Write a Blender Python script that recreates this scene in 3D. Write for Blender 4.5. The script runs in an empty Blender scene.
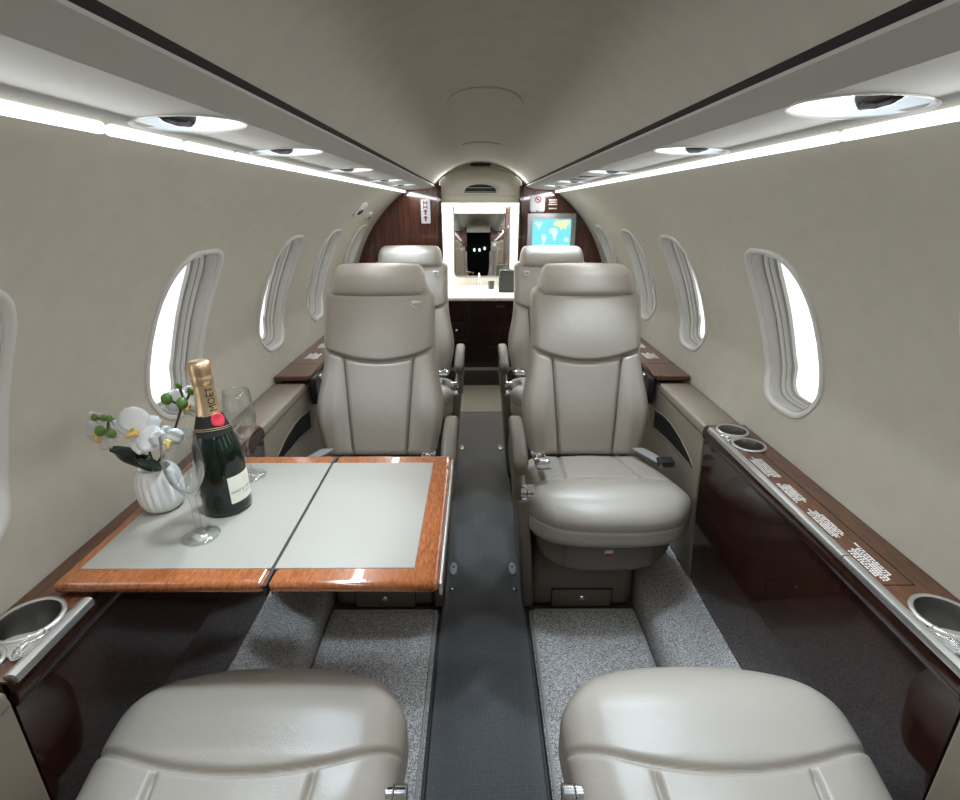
import bpy, bmesh, math, random
import numpy as np
from mathutils import Vector, Matrix
from mathutils.geometry import delaunay_2d_cdt
random.seed(7)
PI = math.pi
scene = bpy.context.scene
col = scene.collection

# ------------------------------------------------------------------ materials
def nodes_of(name):
    m = bpy.data.materials.new(name); m.use_nodes = True
    nt = m.node_tree
    return m, nt, nt.nodes['Principled BSDF'], nt.nodes.new('ShaderNodeTexCoord')

def setp(b, **k):
    for key, v in k.items():
        n = key.replace('_', ' ')
        if n in b.inputs:
            b.inputs[n].default_value = v

def simple(name, rgb, rough=.5, metal=0., coat=0., noise=0., nscale=40., bump=0., bscale=200., spec=.5, coat_rough=.03):
    m, nt, b, tc = nodes_of(name)
    setp(b, Base_Color=(*rgb, 1), Roughness=rough, Metallic=metal, Coat_Weight=coat, Coat_Roughness=coat_rough, Specular_IOR_Level=spec)
    if noise:
        n = nt.nodes.new('ShaderNodeTexNoise'); n.inputs['Scale'].default_value = nscale; n.inputs['Detail'].default_value = 5
        r = nt.nodes.new('ShaderNodeValToRGB')
        r.color_ramp.elements[0].position = .3; r.color_ramp.elements[1].position = .7
        r.color_ramp.elements[0].color = (*[c * (1 - noise) for c in rgb], 1)
        r.color_ramp.elements[1].color = (*[min(1, c * (1 + noise)) for c in rgb], 1)
        nt.links.new(tc.outputs['Object'], n.inputs['Vector'])
        nt.links.new(n.outputs['Fac'], r.inputs['Fac']); nt.links.new(r.outputs['Color'], b.inputs['Base Color'])
    if bump:
        n2 = nt.nodes.new('ShaderNodeTexNoise'); n2.inputs['Scale'].default_value = bscale; n2.inputs['Detail'].default_value = 3
        bp = nt.nodes.new('ShaderNodeBump'); bp.inputs['Strength'].default_value = bump; bp.inputs['Distance'].default_value = .001
        nt.links.new(tc.outputs['Object'], n2.inputs['Vector'])
        nt.links.new(n2.outputs['Fac'], bp.inputs['Height']); nt.links.new(bp.outputs['Normal'], b.inputs['Normal'])
    return m

def wood(name, dark, light, scale=(6, 1, 6), rough=.25, coat=.9, spec=.5, stripe=14.):
    m, nt, b, tc = nodes_of(name)
    setp(b, Roughness=rough, Coat_Weight=coat, Coat_Roughness=.02, Specular_IOR_Level=spec)
    mp = nt.nodes.new('ShaderNodeMapping'); mp.inputs['Scale'].default_value = scale
    n = nt.nodes.new('ShaderNodeTexNoise'); n.inputs['Scale'].default_value = stripe; n.inputs['Detail'].default_value = 6; n.inputs['Roughness'].default_value = .65
    n.inputs['Distortion'].default_value = .6
    r = nt.nodes.new('ShaderNodeValToRGB')
    r.color_ramp.elements[0].position = .32; r.color_ramp.elements[1].position = .72
    r.color_ramp.elements[0].color = (*dark, 1); r.color_ramp.elements[1].color = (*light, 1)
    nt.links.new(tc.outputs['Object'], mp.inputs['Vector']); nt.links.new(mp.outputs['Vector'], n.inputs['Vector'])
    nt.links.new(n.outputs['Fac'], r.inputs['Fac']); nt.links.new(r.outputs['Color'], b.inputs['Base Color'])
    return m

def leather(name, rgb, rough=.42):
    m, nt, b, tc = nodes_of(name)
    setp(b, Base_Color=(*rgb, 1), Roughness=rough, Specular_IOR_Level=.5)
    v = nt.nodes.new('ShaderNodeTexVoronoi'); v.inputs['Scale'].default_value = 420
    n = nt.nodes.new('ShaderNodeTexNoise'); n.inputs['Scale'].default_value = 14; n.inputs['Detail'].default_value = 3
    n.inputs['Distortion'].default_value = .4
    b1 = nt.nodes.new('ShaderNodeBump'); b1.inputs['Strength'].default_value = .12; b1.inputs['Distance'].default_value = .001
    b2 = nt.nodes.new('ShaderNodeBump'); b2.inputs['Strength'].default_value = .30; b2.inputs['Distance'].default_value = .006
    for o in (v, n): nt.links.new(tc.outputs['Object'], o.inputs['Vector'])
    nt.links.new(v.outputs['Distance'], b1.inputs['Height']); nt.links.new(n.outputs['Fac'], b2.inputs['Height'])
    nt.links.new(b2.outputs['Normal'], b1.inputs['Normal']); nt.links.new(b1.outputs['Normal'], b.inputs['Normal'])
    return m

def carpet(name, c0, c1):
    m, nt, b, tc = nodes_of(name)
    setp(b, Roughness=1., Specular_IOR_Level=.1)
    n = nt.nodes.new('ShaderNodeTexNoise'); n.inputs['Scale'].default_value = 330; n.inputs['Detail'].default_value = 3
    r = nt.nodes.new('ShaderNodeValToRGB')
    r.color_ramp.elements[0].position = .40; r.color_ramp.elements[1].position = .62
    r.color_ramp.elements[0].color = (*c0, 1); r.color_ramp.elements[1].color = (*c1, 1)
    bp = nt.nodes.new('ShaderNodeBump'); bp.inputs['Strength'].default_value = .8; bp.inputs['Distance'].default_value = .004
    nt.links.new(tc.outputs['Object'], n.inputs['Vector'])
    nt.links.new(n.outputs['Fac'], r.inputs['Fac']); nt.links.new(r.outputs['Color'], b.inputs['Base Color'])
    nt.links.new(n.outputs['Fac'], bp.inputs['Height']); nt.links.new(bp.outputs['Normal'], b.inputs['Normal'])
    return m

def weave(name, c0, c1):
    m, nt, b, tc = nodes_of(name)
    setp(b, Roughness=.62, Specular_IOR_Level=.35)
    v = nt.nodes.new('ShaderNodeTexVoronoi'); v.inputs['Scale'].default_value = 210; v.inputs['Randomness'].default_value = .12
    r = nt.nodes.new('ShaderNodeValToRGB')
    r.color_ramp.elements[0].position = .25; r.color_ramp.elements[1].position = .6
    r.color_ramp.elements[0].color = (*c1, 1); r.color_ramp.elements[1].color = (*c0, 1)
    bp = nt.nodes.new('ShaderNodeBump'); bp.inputs['Strength'].default_value = .5; bp.inputs['Distance'].default_value = .002; bp.invert = True
    nt.links.new(tc.outputs['Object'], v.inputs['Vector'])
    nt.links.new(v.outputs['Distance'], r.inputs['Fac']); nt.links.new(r.outputs['Color'], b.inputs['Base Color'])
    nt.links.new(v.outputs['Distance'], bp.inputs['Height']); nt.links.new(bp.outputs['Normal'], b.inputs['Normal'])
    return m

def brushed(name, rgb, rough=.32, scale=(1, 1, 1)):
    m, nt, b, tc = nodes_of(name)
    setp(b, Base_Color=(*rgb, 1), Metallic=1., Roughness=rough)
    mp = nt.nodes.new('ShaderNodeMapping'); mp.inputs['Scale'].default_value = scale
    n = nt.nodes.new('ShaderNodeTexNoise'); n.inputs['Scale'].default_value = 120
    bp = nt.nodes.new('ShaderNodeBump'); bp.inputs['Strength'].default_value = .15; bp.inputs['Distance'].default_value = .0006
    nt.links.new(tc.outputs['Object'], mp.inputs['Vector']); nt.links.new(mp.outputs['Vector'], n.inputs['Vector'])
    nt.links.new(n.outputs['Fac'], bp.inputs['Height']); nt.links.new(bp.outputs['Normal'], b.inputs['Normal'])
    return m

def emit(name, rgb, strength):
    m, nt, b, tc = nodes_of(name)
    setp(b, Base_Color=(.01, .01, .01, 1), Roughness=.3)
    b.inputs['Emission Color'].default_value = (*rgb, 1); b.inputs['Emission Strength'].default_value = strength
    return m

def glass(name, tint=(1, 1, 1), ior=1.45, rough=0.):
    m, nt, b, tc = nodes_of(name)
    setp(b, Base_Color=(*tint, 1), Roughness=rough, Transmission_Weight=1., IOR=ior)
    return m

def thin_glass(name, base=.04, edge=.8, power=5):
    m = bpy.data.materials.new(name); m.use_nodes = True; nt = m.node_tree; nt.nodes.clear()
    out = nt.nodes.new('ShaderNodeOutputMaterial'); mix = nt.nodes.new('ShaderNodeMixShader')
    t = nt.nodes.new('ShaderNodeBsdfTransparent'); t.inputs[0].default_value = (.96, .97, .97, 1)
    g = nt.nodes.new('ShaderNodeBsdfGlossy'); g.inputs['Roughness'].default_value = .02
    lw = nt.nodes.new('ShaderNodeLayerWeight'); lw.inputs['Blend'].default_value = .5
    pw = nt.nodes.new('ShaderNodeMath'); pw.operation = 'POWER'; pw.inputs[1].default_value = power
    f = nt.nodes.new('ShaderNodeMath'); f.operation = 'MULTIPLY_ADD'; f.inputs[1].default_value = edge; f.inputs[2].default_value = base
    nt.links.new(lw.outputs['Facing'], pw.inputs[0]); nt.links.new(pw.outputs[0], f.inputs[0]); nt.links.new(f.outputs[0], mix.inputs[0]); nt.links.new(t.outputs[0], mix.inputs[1]); nt.links.new(g.outputs[0], mix.inputs[2])
    nt.links.new(mix.outputs[0], out.inputs['Surface'])
    return m

M = {}
M['wall'] = simple('sidewall_fabric', (.60, .57, .485), .75, noise=.03, nscale=25, bump=.25, bscale=260, spec=.25)
M['ceil'] = simple('ceiling_fabric', (.455, .43, .37), .8, noise=.04, nscale=30, bump=.3, bscale=220, spec=.2)
M['valance'] = simple('valance_paint', (.48, .47, .435), .62, spec=.25)
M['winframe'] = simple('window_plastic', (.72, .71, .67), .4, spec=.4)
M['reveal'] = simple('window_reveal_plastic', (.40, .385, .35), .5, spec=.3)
M['leather'] = leather('taupe_leather', (.335, .297, .253), .39)
M['leather_dk'] = leather('dark_taupe_leather', (.105, .083, .060), .55)
M['piping'] = simple('piping_leather', (.12, .105, .09), .5)
M['webbing'] = simple('belt_webbing', (.26, .25, .24), .8, bump=.3, bscale=500)
M['shell'] = simple('seat_shell_plastic', (.150, .126, .098), .42)
M['beige'] = leather('beige_console_leather', (.245, .200, .152), .42)
M['woodtable'] = wood('table_wood', (.17, .045, .014), (.42, .135, .040), (10, 2.5, 6), .2, 1., stripe=22)
M['woodledge'] = wood('ledge_wood', (.052, .016, .0075), (.165, .058, .022), (12, 2, 12), .3, .8, stripe=9)
M['wooddark'] = wood('dark_gloss_wood', (.016, .006, .005), (.040, .014, .009), (8, 8, 1), .14, .55, spec=.25, stripe=8)
M['woodvanity'] = wood('vanity_wood', (.010, .004, .0035), (.024, .009, .007), (8, 8, 1), .2, .6, spec=.3, stripe=8)
M['woodbulk'] = wood('bulkhead_wood', (.035, .010, .006), (.150, .038, .018), (22, 22, 1.2), .15, 1., stripe=3.2)
M['carpet'] = carpet('speckled_carpet', (.19, .178, .168), (.60, .575, .55))
M['binding'] = simple('carpet_binding', (.30, .28, .26), .9)
M['runner'] = weave('runner_weave', (.034, .034, .035), (.086, .086, .087))
M['steel'] = brushed('brushed_steel', (.72, .71, .69), .40, (1, .05, 1))
M['cupsteel'] = brushed('cup_steel', (.44, .43, .415), .30, (1, 1, .05))
M['chrome'] = simple('polished_chrome', (.75, .75, .75), .12, metal=1.)
M['gunmetal'] = simple('dark_metal', (.10, .10, .105), .3, metal=.8)
M['black'] = simple('black_plastic', (.012, .012, .013), .45)
M['darkgap'] = simple('dark_recess', (.02, .018, .016), .9)  # near-black; painted shade in the ceiling seam, dark gaps and backing elsewhere
M['tablepad'] = simple('grey_table_leather', (.265, .240, .202), .42, bump=.2, bscale=400)
M['white'] = simple('white_plastic', (.80, .80, .79), .4)
M['letter'] = simple('white_lettering', (.85, .84, .80), .6)
M['red'] = simple('red_print', (.42, .018, .03), .5)
M['redlet'] = simple('maroon_print', (.22, .03, .07), .6)
M['strip'] = emit('light_tube', (.93, .97, 1.), 1.5)
M['bulb'] = emit('reading_bulb', (.78, .92, 1.), 16.)
M['bowl'] = simple('lamp_bowl', (.86, .88, .90), .25, spec=.6)
M['mirror'] = simple('mirror_silver', (.88, .88, .88), .005, metal=1.)
M['lavwall'] = simple('lavatory_white', (.86, .85, .80), .45)
M['counter'] = simple('counter_stone', (.62, .62, .60), .2, noise=.15, nscale=60)
M['cream'] = simple('header_cream', (.66, .63, .53), .6)
M['cloth'] = simple('dark_green_cloth', (.03, .045, .04), .9, bump=.5, bscale=90)
M['bag'] = simple('dark_grey_bag', (.022, .027, .027), .7)
M['pane'] = thin_glass('window_glass')
M['glass'] = thin_glass('crystal_glass', .045, .9, 2.3)
M['bottle'] = simple('bottle_glass', (.004, .009, .006), .06, coat=.3, spec=.4)
M['foil'] = simple('gold_foil', (.86, .62, .38), .36, metal=1., bump=.3, bscale=120)
M['label'] = simple('cream_label', (.80, .77, .66), .6)
M['ink'] = simple('black_ink', (.016, .015, .013), .6, spec=.15)
M['ceramic'] = simple('white_ceramic', (.82, .81, .78), .25, spec=.5)
M['petal'] = simple('white_petal', (.86, .88, .88), .55, noise=.03)
M['yellow'] = simple('orchid_yellow', (.72, .50, .12), .5)
M['leaf'] = simple('dark_leaf', (.012, .030, .016), .35)
M['stem'] = simple('brown_stem', (.07, .05, .035), .6)
M['bud'] = simple('green_bud', (.10, .20, .035), .4)
M['bezel'] = brushed('monitor_bezel', (.55, .55, .56), .35)
M['sea'] = emit('map_sea', (.20, .74, .80), 1.0)
M['land'] = emit('map_land', (.66, .93, .88), 1.0)
M['landy'] = emit('map_desert', (.80, .85, .50), .95)
M['floorbase'] = simple('floor_base', (.05, .048, .045), .9)
M['lavfloor'] = simple('lavatory_threshold', (.125, .118, .098), .6)
M['instr'] = emit('instrument_screen_glow', (.7, .9, 1.), 1.6)
M['cockpit'] = simple('cockpit_black', (.02, .02, .022), .7)

# ------------------------------------------------------------------ mesh helpers
class G:
    """vertices and faces collected for one mesh"""
    def __init__(s): s.v = []; s.f = []
    def add(s, v, f):
        o = len(s.v); s.v += [tuple(map(float, p)) for p in v]; s.f += [tuple(i + o for i in q) for q in f]; return s
    def box(s, x0, x1, y0, y1, z0, z1):
        v = [(x, y, z) for z in (z0, z1) for y in (y0, y1) for x in (x0, x1)]
        return s.add(v, [(0, 2, 3, 1), (4, 5, 7, 6), (0, 1, 5, 4), (2, 6, 7, 3), (0, 4, 6, 2), (1, 3, 7, 5)])
    def prism(s, poly, fn, d0, d1):
        """poly of 2-D points, fn(a,b,d)->xyz, extruded from d0 to d1"""
        n = len(poly)
        v = [fn(a, b, d0) for a, b in poly] + [fn(a, b, d1) for a, b in poly]
        f = [tuple(range(n))[::-1], tuple(range(n, 2 * n))] + [(i, (i + 1) % n, n + (i + 1) % n, n + i) for i in range(n)]
        return s.add(v, f)
    def loft(s, loops, closed=True, cap=True):
        n = len(loops[0]); v = [p for l in loops for p in l]; f = []
        m = n if closed else n - 1
        for k in range(len(loops) - 1):
            for i in range(m):
                j = (i + 1) % n
                f.append((k * n + i, k * n + j, (k + 1) * n + j, (k + 1) * n + i))
        if cap:
            f.append(tuple(range(n))[::-1]); f.append(tuple(range((len(loops) - 1) * n, len(loops) * n)))
        return s.add(v, f)
    def lathe(s, prof, n=40, c=(0, 0, 0), rmod=None, cap=False):
        loops = [[(c[0] + r * (rmod(a, z) if rmod else 1) * math.cos(a), c[1] + r * (rmod(a, z) if rmod else 1) * math.sin(a), c[2] + z)
                  for a in (2 * PI * i / n for i in range(n))] for r, z in prof]
        return s.loft(loops, True, cap)
    def tube(s, pts, r, n=8, cap=True):
        pts = [Vector(p) for p in pts]; rs = r if hasattr(r, '__len__') else [r] * len(pts)
        loops = []; ref = None
        for i, p in enumerate(pts):
            t = (pts[min(i + 1, len(pts) - 1)] - pts[max(i - 1, 0)]).normalized()
            if ref is None:
                ref = t.orthogonal().normalized()
            ref = (ref - t * ref.dot(t)).normalized(); b = t.cross(ref)
            loops.append([tuple(p + (ref * math.cos(a) + b * math.sin(a)) * rs[i]) for a in (2 * PI * k / n for k in range(n))])
        return s.loft(loops, True, cap)
    def ball(s, c, r, n=12, sc=(1, 1, 1)):
        prof = [(max(1e-4, r * math.sin(PI * i / n)), -r * math.cos(PI * i / n)) for i in range(n + 1)]
        loops = [[(c[0] + q * math.cos(a) * sc[0], c[1] + q * math.sin(a) * sc[1], c[2] + z * sc[2]) for a in (2 * PI * k / (2 * n) for k in range(2 * n))] for q, z in prof]
        return s.loft(loops, True, False)
    def rbox(s, c, h, r, n, fn=None):
        """rounded box, evenly meshed, optionally deformed by fn(P, Q) with Q the box coordinates in -1..1"""
        h = np.array(h, float); r = np.minimum(np.array(r if hasattr(r, '__len__') else [r] * 3, float), h * .999)
        ax = []
        for a in range(3):
            t = np.linspace(-1, 1, n[a] + 1); L = (h[a] - r[a]) + r[a] * PI / 4; l = np.abs(t) * L; st = h[a] - r[a]
            q = np.where(l <= st, l, st + r[a] * np.tan(np.clip((l - st) / r[a], 0, PI / 4)))
            ax.append(np.sign(t) * q)
        idx = {}; P = []; F = []
        def vid(i, j, k):
            if (i, j, k) not in idx:
                idx[(i, j, k)] = len(P); P.append((ax[0][i], ax[1][j], ax[2][k]))
            return idx[(i, j, k)]
        nx, ny, nz = n
        for i in range(nx):
            for j in range(ny):
                F.append((vid(i, j, 0), vid(i, j + 1, 0), vid(i + 1, j + 1, 0), vid(i + 1, j, 0)))
                F.append((vid(i, j, nz), vid(i + 1, j, nz), vid(i + 1, j + 1, nz), vid(i, j + 1, nz)))
        for i in range(nx):
            for k in range(nz):
                F.append((vid(i, 0, k), vid(i + 1, 0, k), vid(i + 1, 0, k + 1), vid(i, 0, k + 1)))
                F.append((vid(i, ny, k), vid(i, ny, k + 1), vid(i + 1, ny, k + 1), vid(i + 1, ny, k)))
        for j in range(ny):
            for k in range(nz):
                F.append((vid(0, j, k), vid(0, j, k + 1), vid(0, j + 1, k + 1), vid(0, j + 1, k)))
                F.append((vid(nx, j, k), vid(nx, j + 1, k), vid(nx, j + 1, k + 1), vid(nx, j, k + 1)))
        P = np.array(P); inner = np.clip(P, -(h - r), h - r); d = (P - inner) / r
        ln = np.linalg.norm(d, axis=1); ln[ln == 0] = 1
        P = inner + d / ln[:, None] * r
        Q = P / h
        if fn is not None: P = fn(P.copy(), Q)
        P = P + np.array(c)
        return s.add(P.tolist(), F)
    def mirror_x(s):
        s.v = [(-x, y, z) for x, y, z in s.v]; s.f = [q[::-1] for q in s.f]; return s
    def xform(s, m, start=0):
        s.v = s.v[:start] + [tuple(m @ Vector(p)) for p in s.v[start:]]; return s

def build(name, g, mat, parent=None, smooth=40, normals=None, world=True, fix=True):
    """one mesh object; with a parent, g's world coordinates are taken relative to the parent's place"""
    me = bpy.data.meshes.new(name)
    off = Vector((0, 0, 0))
    if parent is not None and world:
        p = parent
        while p is not None: off += p.location; p = p.parent
    vv = [tuple(Vector(p) - off) for p in g.v]
    me.from_pydata(vv, [], g.f); me.validate()
    if fix:
        bm = bmesh.new(); bm.from_mesh(me); bmesh.ops.remove_doubles(bm, verts=bm.verts, dist=1e-6)
        bmesh.ops.recalc_face_normals(bm, faces=bm.faces); bm.to_mesh(me); bm.free()
    me.materials.append(mat)
    for p in me.polygons: p.use_smooth = smooth > 0
    if 0 < smooth < 180: me.set_sharp_from_angle(angle=math.radians(smooth))
    o = bpy.data.objects.new(name, me); col.objects.link(o)
    if parent is not None: o.parent = parent
    return o

def tag(o, label, cat, group=None, kind=None):
    if label: o['label'] = label
    if cat: o['category'] = cat
    if group: o['group'] = group
    if kind: o['kind'] = kind
    return o

def thing(name, label, cat, loc=(0, 0, 0), group=None):
    o = bpy.data.objects.new(name, None); o.empty_display_size = .05; col.objects.link(o); o.location = loc
    return tag(o, label, cat, group)

def struct(name, g, mat, parent=None, smooth=40, **k):
    o = build(name, g, mat, parent, smooth, **k)
    if parent is None: o['kind'] = 'structure'
    return o

def bevel(o, w=.004, seg=3, ang=40):
    md = o.modifiers.new('bevel', 'BEVEL'); md.width = w; md.segments = seg; md.limit_method = 'ANGLE'; md.angle_limit = math.radians(ang)
    md.harden_normals = False
    return o

def surface_with_holes(g, fmap, a0, a1, b0, b1, da, db, holes, margin=.25):
    """flat (a,b) rectangle triangulated round closed hole contours, mapped to 3-D"""
    pts = []; edges = []
    na = max(1, round((a1 - a0) / da)); nb = max(1, round((b1 - b0) / db))
    def inside(p, h, grow=0.):
        c = h['c']; q = (abs((p[0] - c[0]) / (h['a'] + grow)) ** h['n'] + abs((p[1] - c[1]) / (h['b'] + grow)) ** h['n'])
        return q < 1
    for i in range(na + 1):
        for j in range(nb + 1):
            p = (a0 + (a1 - a0) * i / na, b0 + (b1 - b0) * j / nb)
            if any(inside(p, h, .006) for h in holes): continue
            pts.append(Vector(p))
    for h in holes:
        st = len(pts); cc = contour(h)
        pts += [Vector(p) for p in cc]; n = len(cc)
        edges += [(st + i, st + (i + 1) % n) for i in range(n)]
    v, e, f, *_ = delaunay_2d_cdt(pts, edges, [], 0, 1e-6)
    ff = []
    for t in f:
        c = sum((v[i] for i in t), Vector((0, 0))) / len(t)
        if any(inside(c, h, -.0005) for h in holes): continue
        ff.append(tuple(t))
    g.add([fmap(p[0], p[1]) for p in v], ff)
    return g

def contour(h, grow=0., n=56):
    out = []
    for i in range(n):
        t = 2 * PI * i / n; c, s = math.cos(t), math.sin(t)
        out.append((h['c'][0] + (h['a'] + grow) * math.copysign(abs(c) ** (2 / h['n']), c), h['c'][1] + (h['b'] + grow) * math.copysign(abs(s) ** (2 / h['n']), s)))
    return out

def sstep(e0, e1, x):
    t = np.clip((x - e0) / (e1 - e0), 0, 1); return t * t * (3 - 2 * t)

# ------------------------------------------------------------------ cabin shell
RC, ZC = .768, .65
Y0, Y1 = -1.05, 3.10
TH0, TH1 = math.asin((.80 - ZC) / RC), math.atan2(1.294 - ZC, .419)
LOW = [(.690, -.01), (.712, .30), (.726, .63), (RC * math.cos(TH0), .80)]
seg = [math.dist(LOW[i], LOW[i + 1]) for i in range(3)]
S_ARC = sum(seg); S_TOP = S_ARC + RC * (TH1 - TH0)
def prof(s):
    """sidewall section: height along the wall -> (x, z, outward normal)"""
    if s >= S_ARC:
        th = TH0 + (s - S_ARC) / RC
        return RC * math.cos(th), ZC + RC * math.sin(th), math.cos(th), math.sin(th)
    i = 0
    while s > seg[i] and i < 2: s -= seg[i]; i += 1
    t = s / seg[i]; a, b = LOW[i], LOW[i + 1]
    d = Vector((b[1] - a[1], a[0] - b[0])).normalized()
    return a[0] + (b[0] - a[0]) * t, a[1] + (b[1] - a[1]) * t, d[0], d[1]
def s_of_z(z): return S_ARC + RC * (math.asin((z - ZC) / RC) - TH0)
WS0, WS1 = s_of_z(.805) - .072, s_of_z(1.103)
WIN_Y = [-.03, .570, 1.155, 1.752, 2.262, 2.800]
holes = [dict(c=(y, (WS0 + WS1) / 2), a=.110, b=(WS1 - WS0) / 2, n=3.3) for y in WIN_Y]

n_win = 0
for side, sx in (('left', -1), ('right', 1)):
    g = G()
    surface_with_holes(g, lambda a, b: (sx * prof(b)[0], a, prof(b)[1]), Y0, Y1, 0, S_TOP, .05, .03, holes)
    struct('wall_' + side, g, M['wall'], smooth=60)
    for h in holes:
        n_win += 1
        w = bpy.data.objects.new('window_%d' % n_win, None); col.objects.link(w); w['kind'] = 'structure'; w.empty_display_size = .05
        px, pz, _, _ = prof(h['c'][1]); w.location = (sx * px, h['c'][0], pz)
        def ring(grow, d):
            out = []
            for a, b in contour(h, grow):
                x, z, nx, nz = prof(b); out.append((sx * (x + nx * d), a, z + nz * d))
            return out
        g = G(); g.loft([ring(.013, .004), ring(.0125, -.004), ring(.008, -.0065), ring(.002, -.005), ring(-.002, .002), ring(-.005, .004)], True, False)
        build('window_frame', g, M['winframe'], w, 50)
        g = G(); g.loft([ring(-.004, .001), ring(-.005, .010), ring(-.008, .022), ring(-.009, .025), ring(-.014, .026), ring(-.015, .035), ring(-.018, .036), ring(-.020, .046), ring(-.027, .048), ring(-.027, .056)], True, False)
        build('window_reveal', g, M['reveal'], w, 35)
        g = G(); r = ring(-.0265, .052); c = Vector((sum(p[0] for p in r), sum(p[1] for p in r), sum(p[2] for p in r))) / len(r)
        g.loft([[tuple(c + (Vector(p) - c) * k) for p in r] for k in (1, .66, .33, .01)], True, False)
        build('glass_pane', g, M['pane'], w, 180)
        g = G(); sx_, sz_, nx_, nz_ = prof(h['c'][1] + h['b'] - .012)
        g.rbox((sx * (sx_ + nx_ * .016), h['c'][0] - .01, sz_ + nz_ * .016 - .004), (.009, .016, .004), .003, (3, 3, 3))
        build('shade_handle', g, M['white'], w, 60)

# ceiling arch
RCE, ZCE = .346, 1.086
def ceil_pt(x, y, d=0.):
    t = math.asin(x / RCE); return ((RCE - d) * math.sin(t), y, ZCE + (RCE - d) * math.cos(t))
g = G(); nx = 40; g.loft([[ceil_pt(-.2545 + .509 * i / nx, y) for i in range(nx + 1)] for y in np.linspace(Y0, Y1 + .02, 60)], False, False)
struct('ceiling', g, M['ceil'], smooth=180)
for k, sx in enumerate((-1, 1)):
    g = G(); g.loft([[ceil_pt(sx * x, y) for x in (.254, .257, .260, .264)] for y in (Y0, Y1 + .02)], False, False); struct('trim_%d' % (9 + k), g, M['darkgap'], smooth=180)  # ceiling edge strips coloured dark to stand in for shade above the valance lip
# ceiling hatch and access panels
def ceiling_patch(name, label, yc, a, b, n, mat):
    h = dict(c=(0, yc), a=a, b=b, n=n)
    rings = [[ceil_pt(x, y, d) for x, y in contour(h, gr)] for gr, d in ((0.0, -.001), (0.0, .0016), (-.003, .0030), (-.008, .0030))]
    g = G(); g.loft(rings, True, False)
    inner = contour(h, -.008); lo = [[ceil_pt(x * k, yc + (y - yc) * k, .0030) for x, y in inner] for k in (1, .75, .5, .25, .01)]
    g.loft(lo, True, False)
    o = build(name, g, mat, None, 50); tag(o, label, 'ceiling panel'); return o
ceiling_patch('ceiling_hatch', 'oval hatch cover set in the beige ceiling above the aisle', 1.335, .087, .140, 2.6, M['ceil'])
ceiling_patch('ceiling_access_panel', 'thin rounded access panel in the ceiling between oval hatch and rear arch', 2.16, .075, .035, 5, M['ceil'])

# overhead valances with recessed lamps
LAMPS = {-1: [.685, 1.015, 1.49, 2.06, 2.48], 1: [.570, .990, 1.570, 2.16, 2.58]}
VA, VB = (.302, 1.2965), (.4250, 1.2900)
vt = Vector((VB[0] - VA[0], VB[1] - VA[1])); VL = vt.length; vt.normalize(); vn = Vector((-vt[1], vt[0]))   # vn points up
LAMP_R = .0615
vcount = 0
for side, sx in (('left', -1), ('right', 1)):
    vcount += 1
    lh = [dict(c=(y, VL * .50), a=LAMP_R, b=LAMP_R, n=2) for y in LAMPS[sx]]
    g = G()
    surface_with_holes(g, lambda a, b: (sx * (VA[0] + vt[0] * b), a, VA[1] + vt[1] * b), Y0, Y1, 0, VL, .06, .0315, lh)
    def strip_of(pts):
        ys = np.linspace(Y0, Y1, 2); return [[(sx * p[0], y, p[1]) for p in pts] for y in ys]
    g.loft(strip_of([VB, (.432, 1.2910), (.440, 1.297), (.446, 1.305)]), False, False)
    g.loft(strip_of([(.292, 1.328), (.2552, 1.3120), (.2550, 1.3085), (.298, 1.2980), VA]), False, False)
    struct('trim_%d' % vcount, g, M['valance'], smooth=30)

# LED tubes along the valance edge
def capsule(sx, y0, y1, r=.0068):
    g = G(); pts = []; rs = []
    n = 6
    for i in range(n + 1):
        a = PI / 2 * i / n; pts.append((sx * .4320, y0 + r * (1 - math.sin(PI / 2 - a) if False else 1 - math.cos(PI / 2 * (i / n))), 1.2815)); rs.append(max(.0008, r * math.sin(a)))
    for i in range(n, -1, -1):
        a = PI / 2 * i / n; pts.append((sx * .4320, y1 - r * (1 - math.cos(PI / 2 * (i / n))), 1.2815)); rs.append(max(.0008, r * math.sin(a)))
    # sort the tips outward
    m = len(pts) // 2
    first = [(sx * .4320, y0 + r * (1 - math.cos(PI / 2 * i / n)), 1.2815) for i in range(n + 1)]
    last = [(sx * .4320, y1 - r * (1 - math.cos(PI / 2 * i / n)), 1.2815) for i in range(n, -1, -1)]
    rr = [max(.0008, r * math.sqrt(max(0, 1 - math.cos(PI / 2 * i / n) ** 2))) for i in range(n + 1)]
    return g.tube(first + last, rr + rr[::-1], 12)
ORD = ['first', 'second', 'third', 'fourth', 'fifth', 'sixth', 'seventh', 'eighth', 'ninth', 'tenth', 'eleventh', 'twelfth', 'thirteenth', 'fourteenth', 'fifteenth', 'sixteenth', 'seventeenth', 'eighteenth']
y = .6295 - .158; k = 0
while y < 3.05:
    o = build('light_tube', capsule(-1, y + .0025, min(y + .1555, 3.09)), M['strip'], None, 60)
    tag(o, '%s glowing white tube from the near end of the segmented left ceiling light line' % ORD[k], 'light', 'tubes of the left ceiling light line')
    y += .158; k += 1
o = build('light_tube', capsule(-1, -1.04, .468), M['strip'], None, 60); tag(o, 'long white light tube above the left seats beside the camera', 'light', 'tubes of the left ceiling light line')
for k, (a, b) in enumerate(((.690, 1.90), (1.9025, 3.09), (-1.04, .6885))):
    o = build('light_tube', capsule(1, a, b), M['strip'], None, 60)
    tag(o, ['middle length of the unbroken white light line on the right ceiling edge', 'far length of the right ceiling light line, ending above the monitor',
            'near length of the right ceiling light line, cut by the photo edge'][k], 'light', 'lengths of the right ceiling light line')

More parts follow.
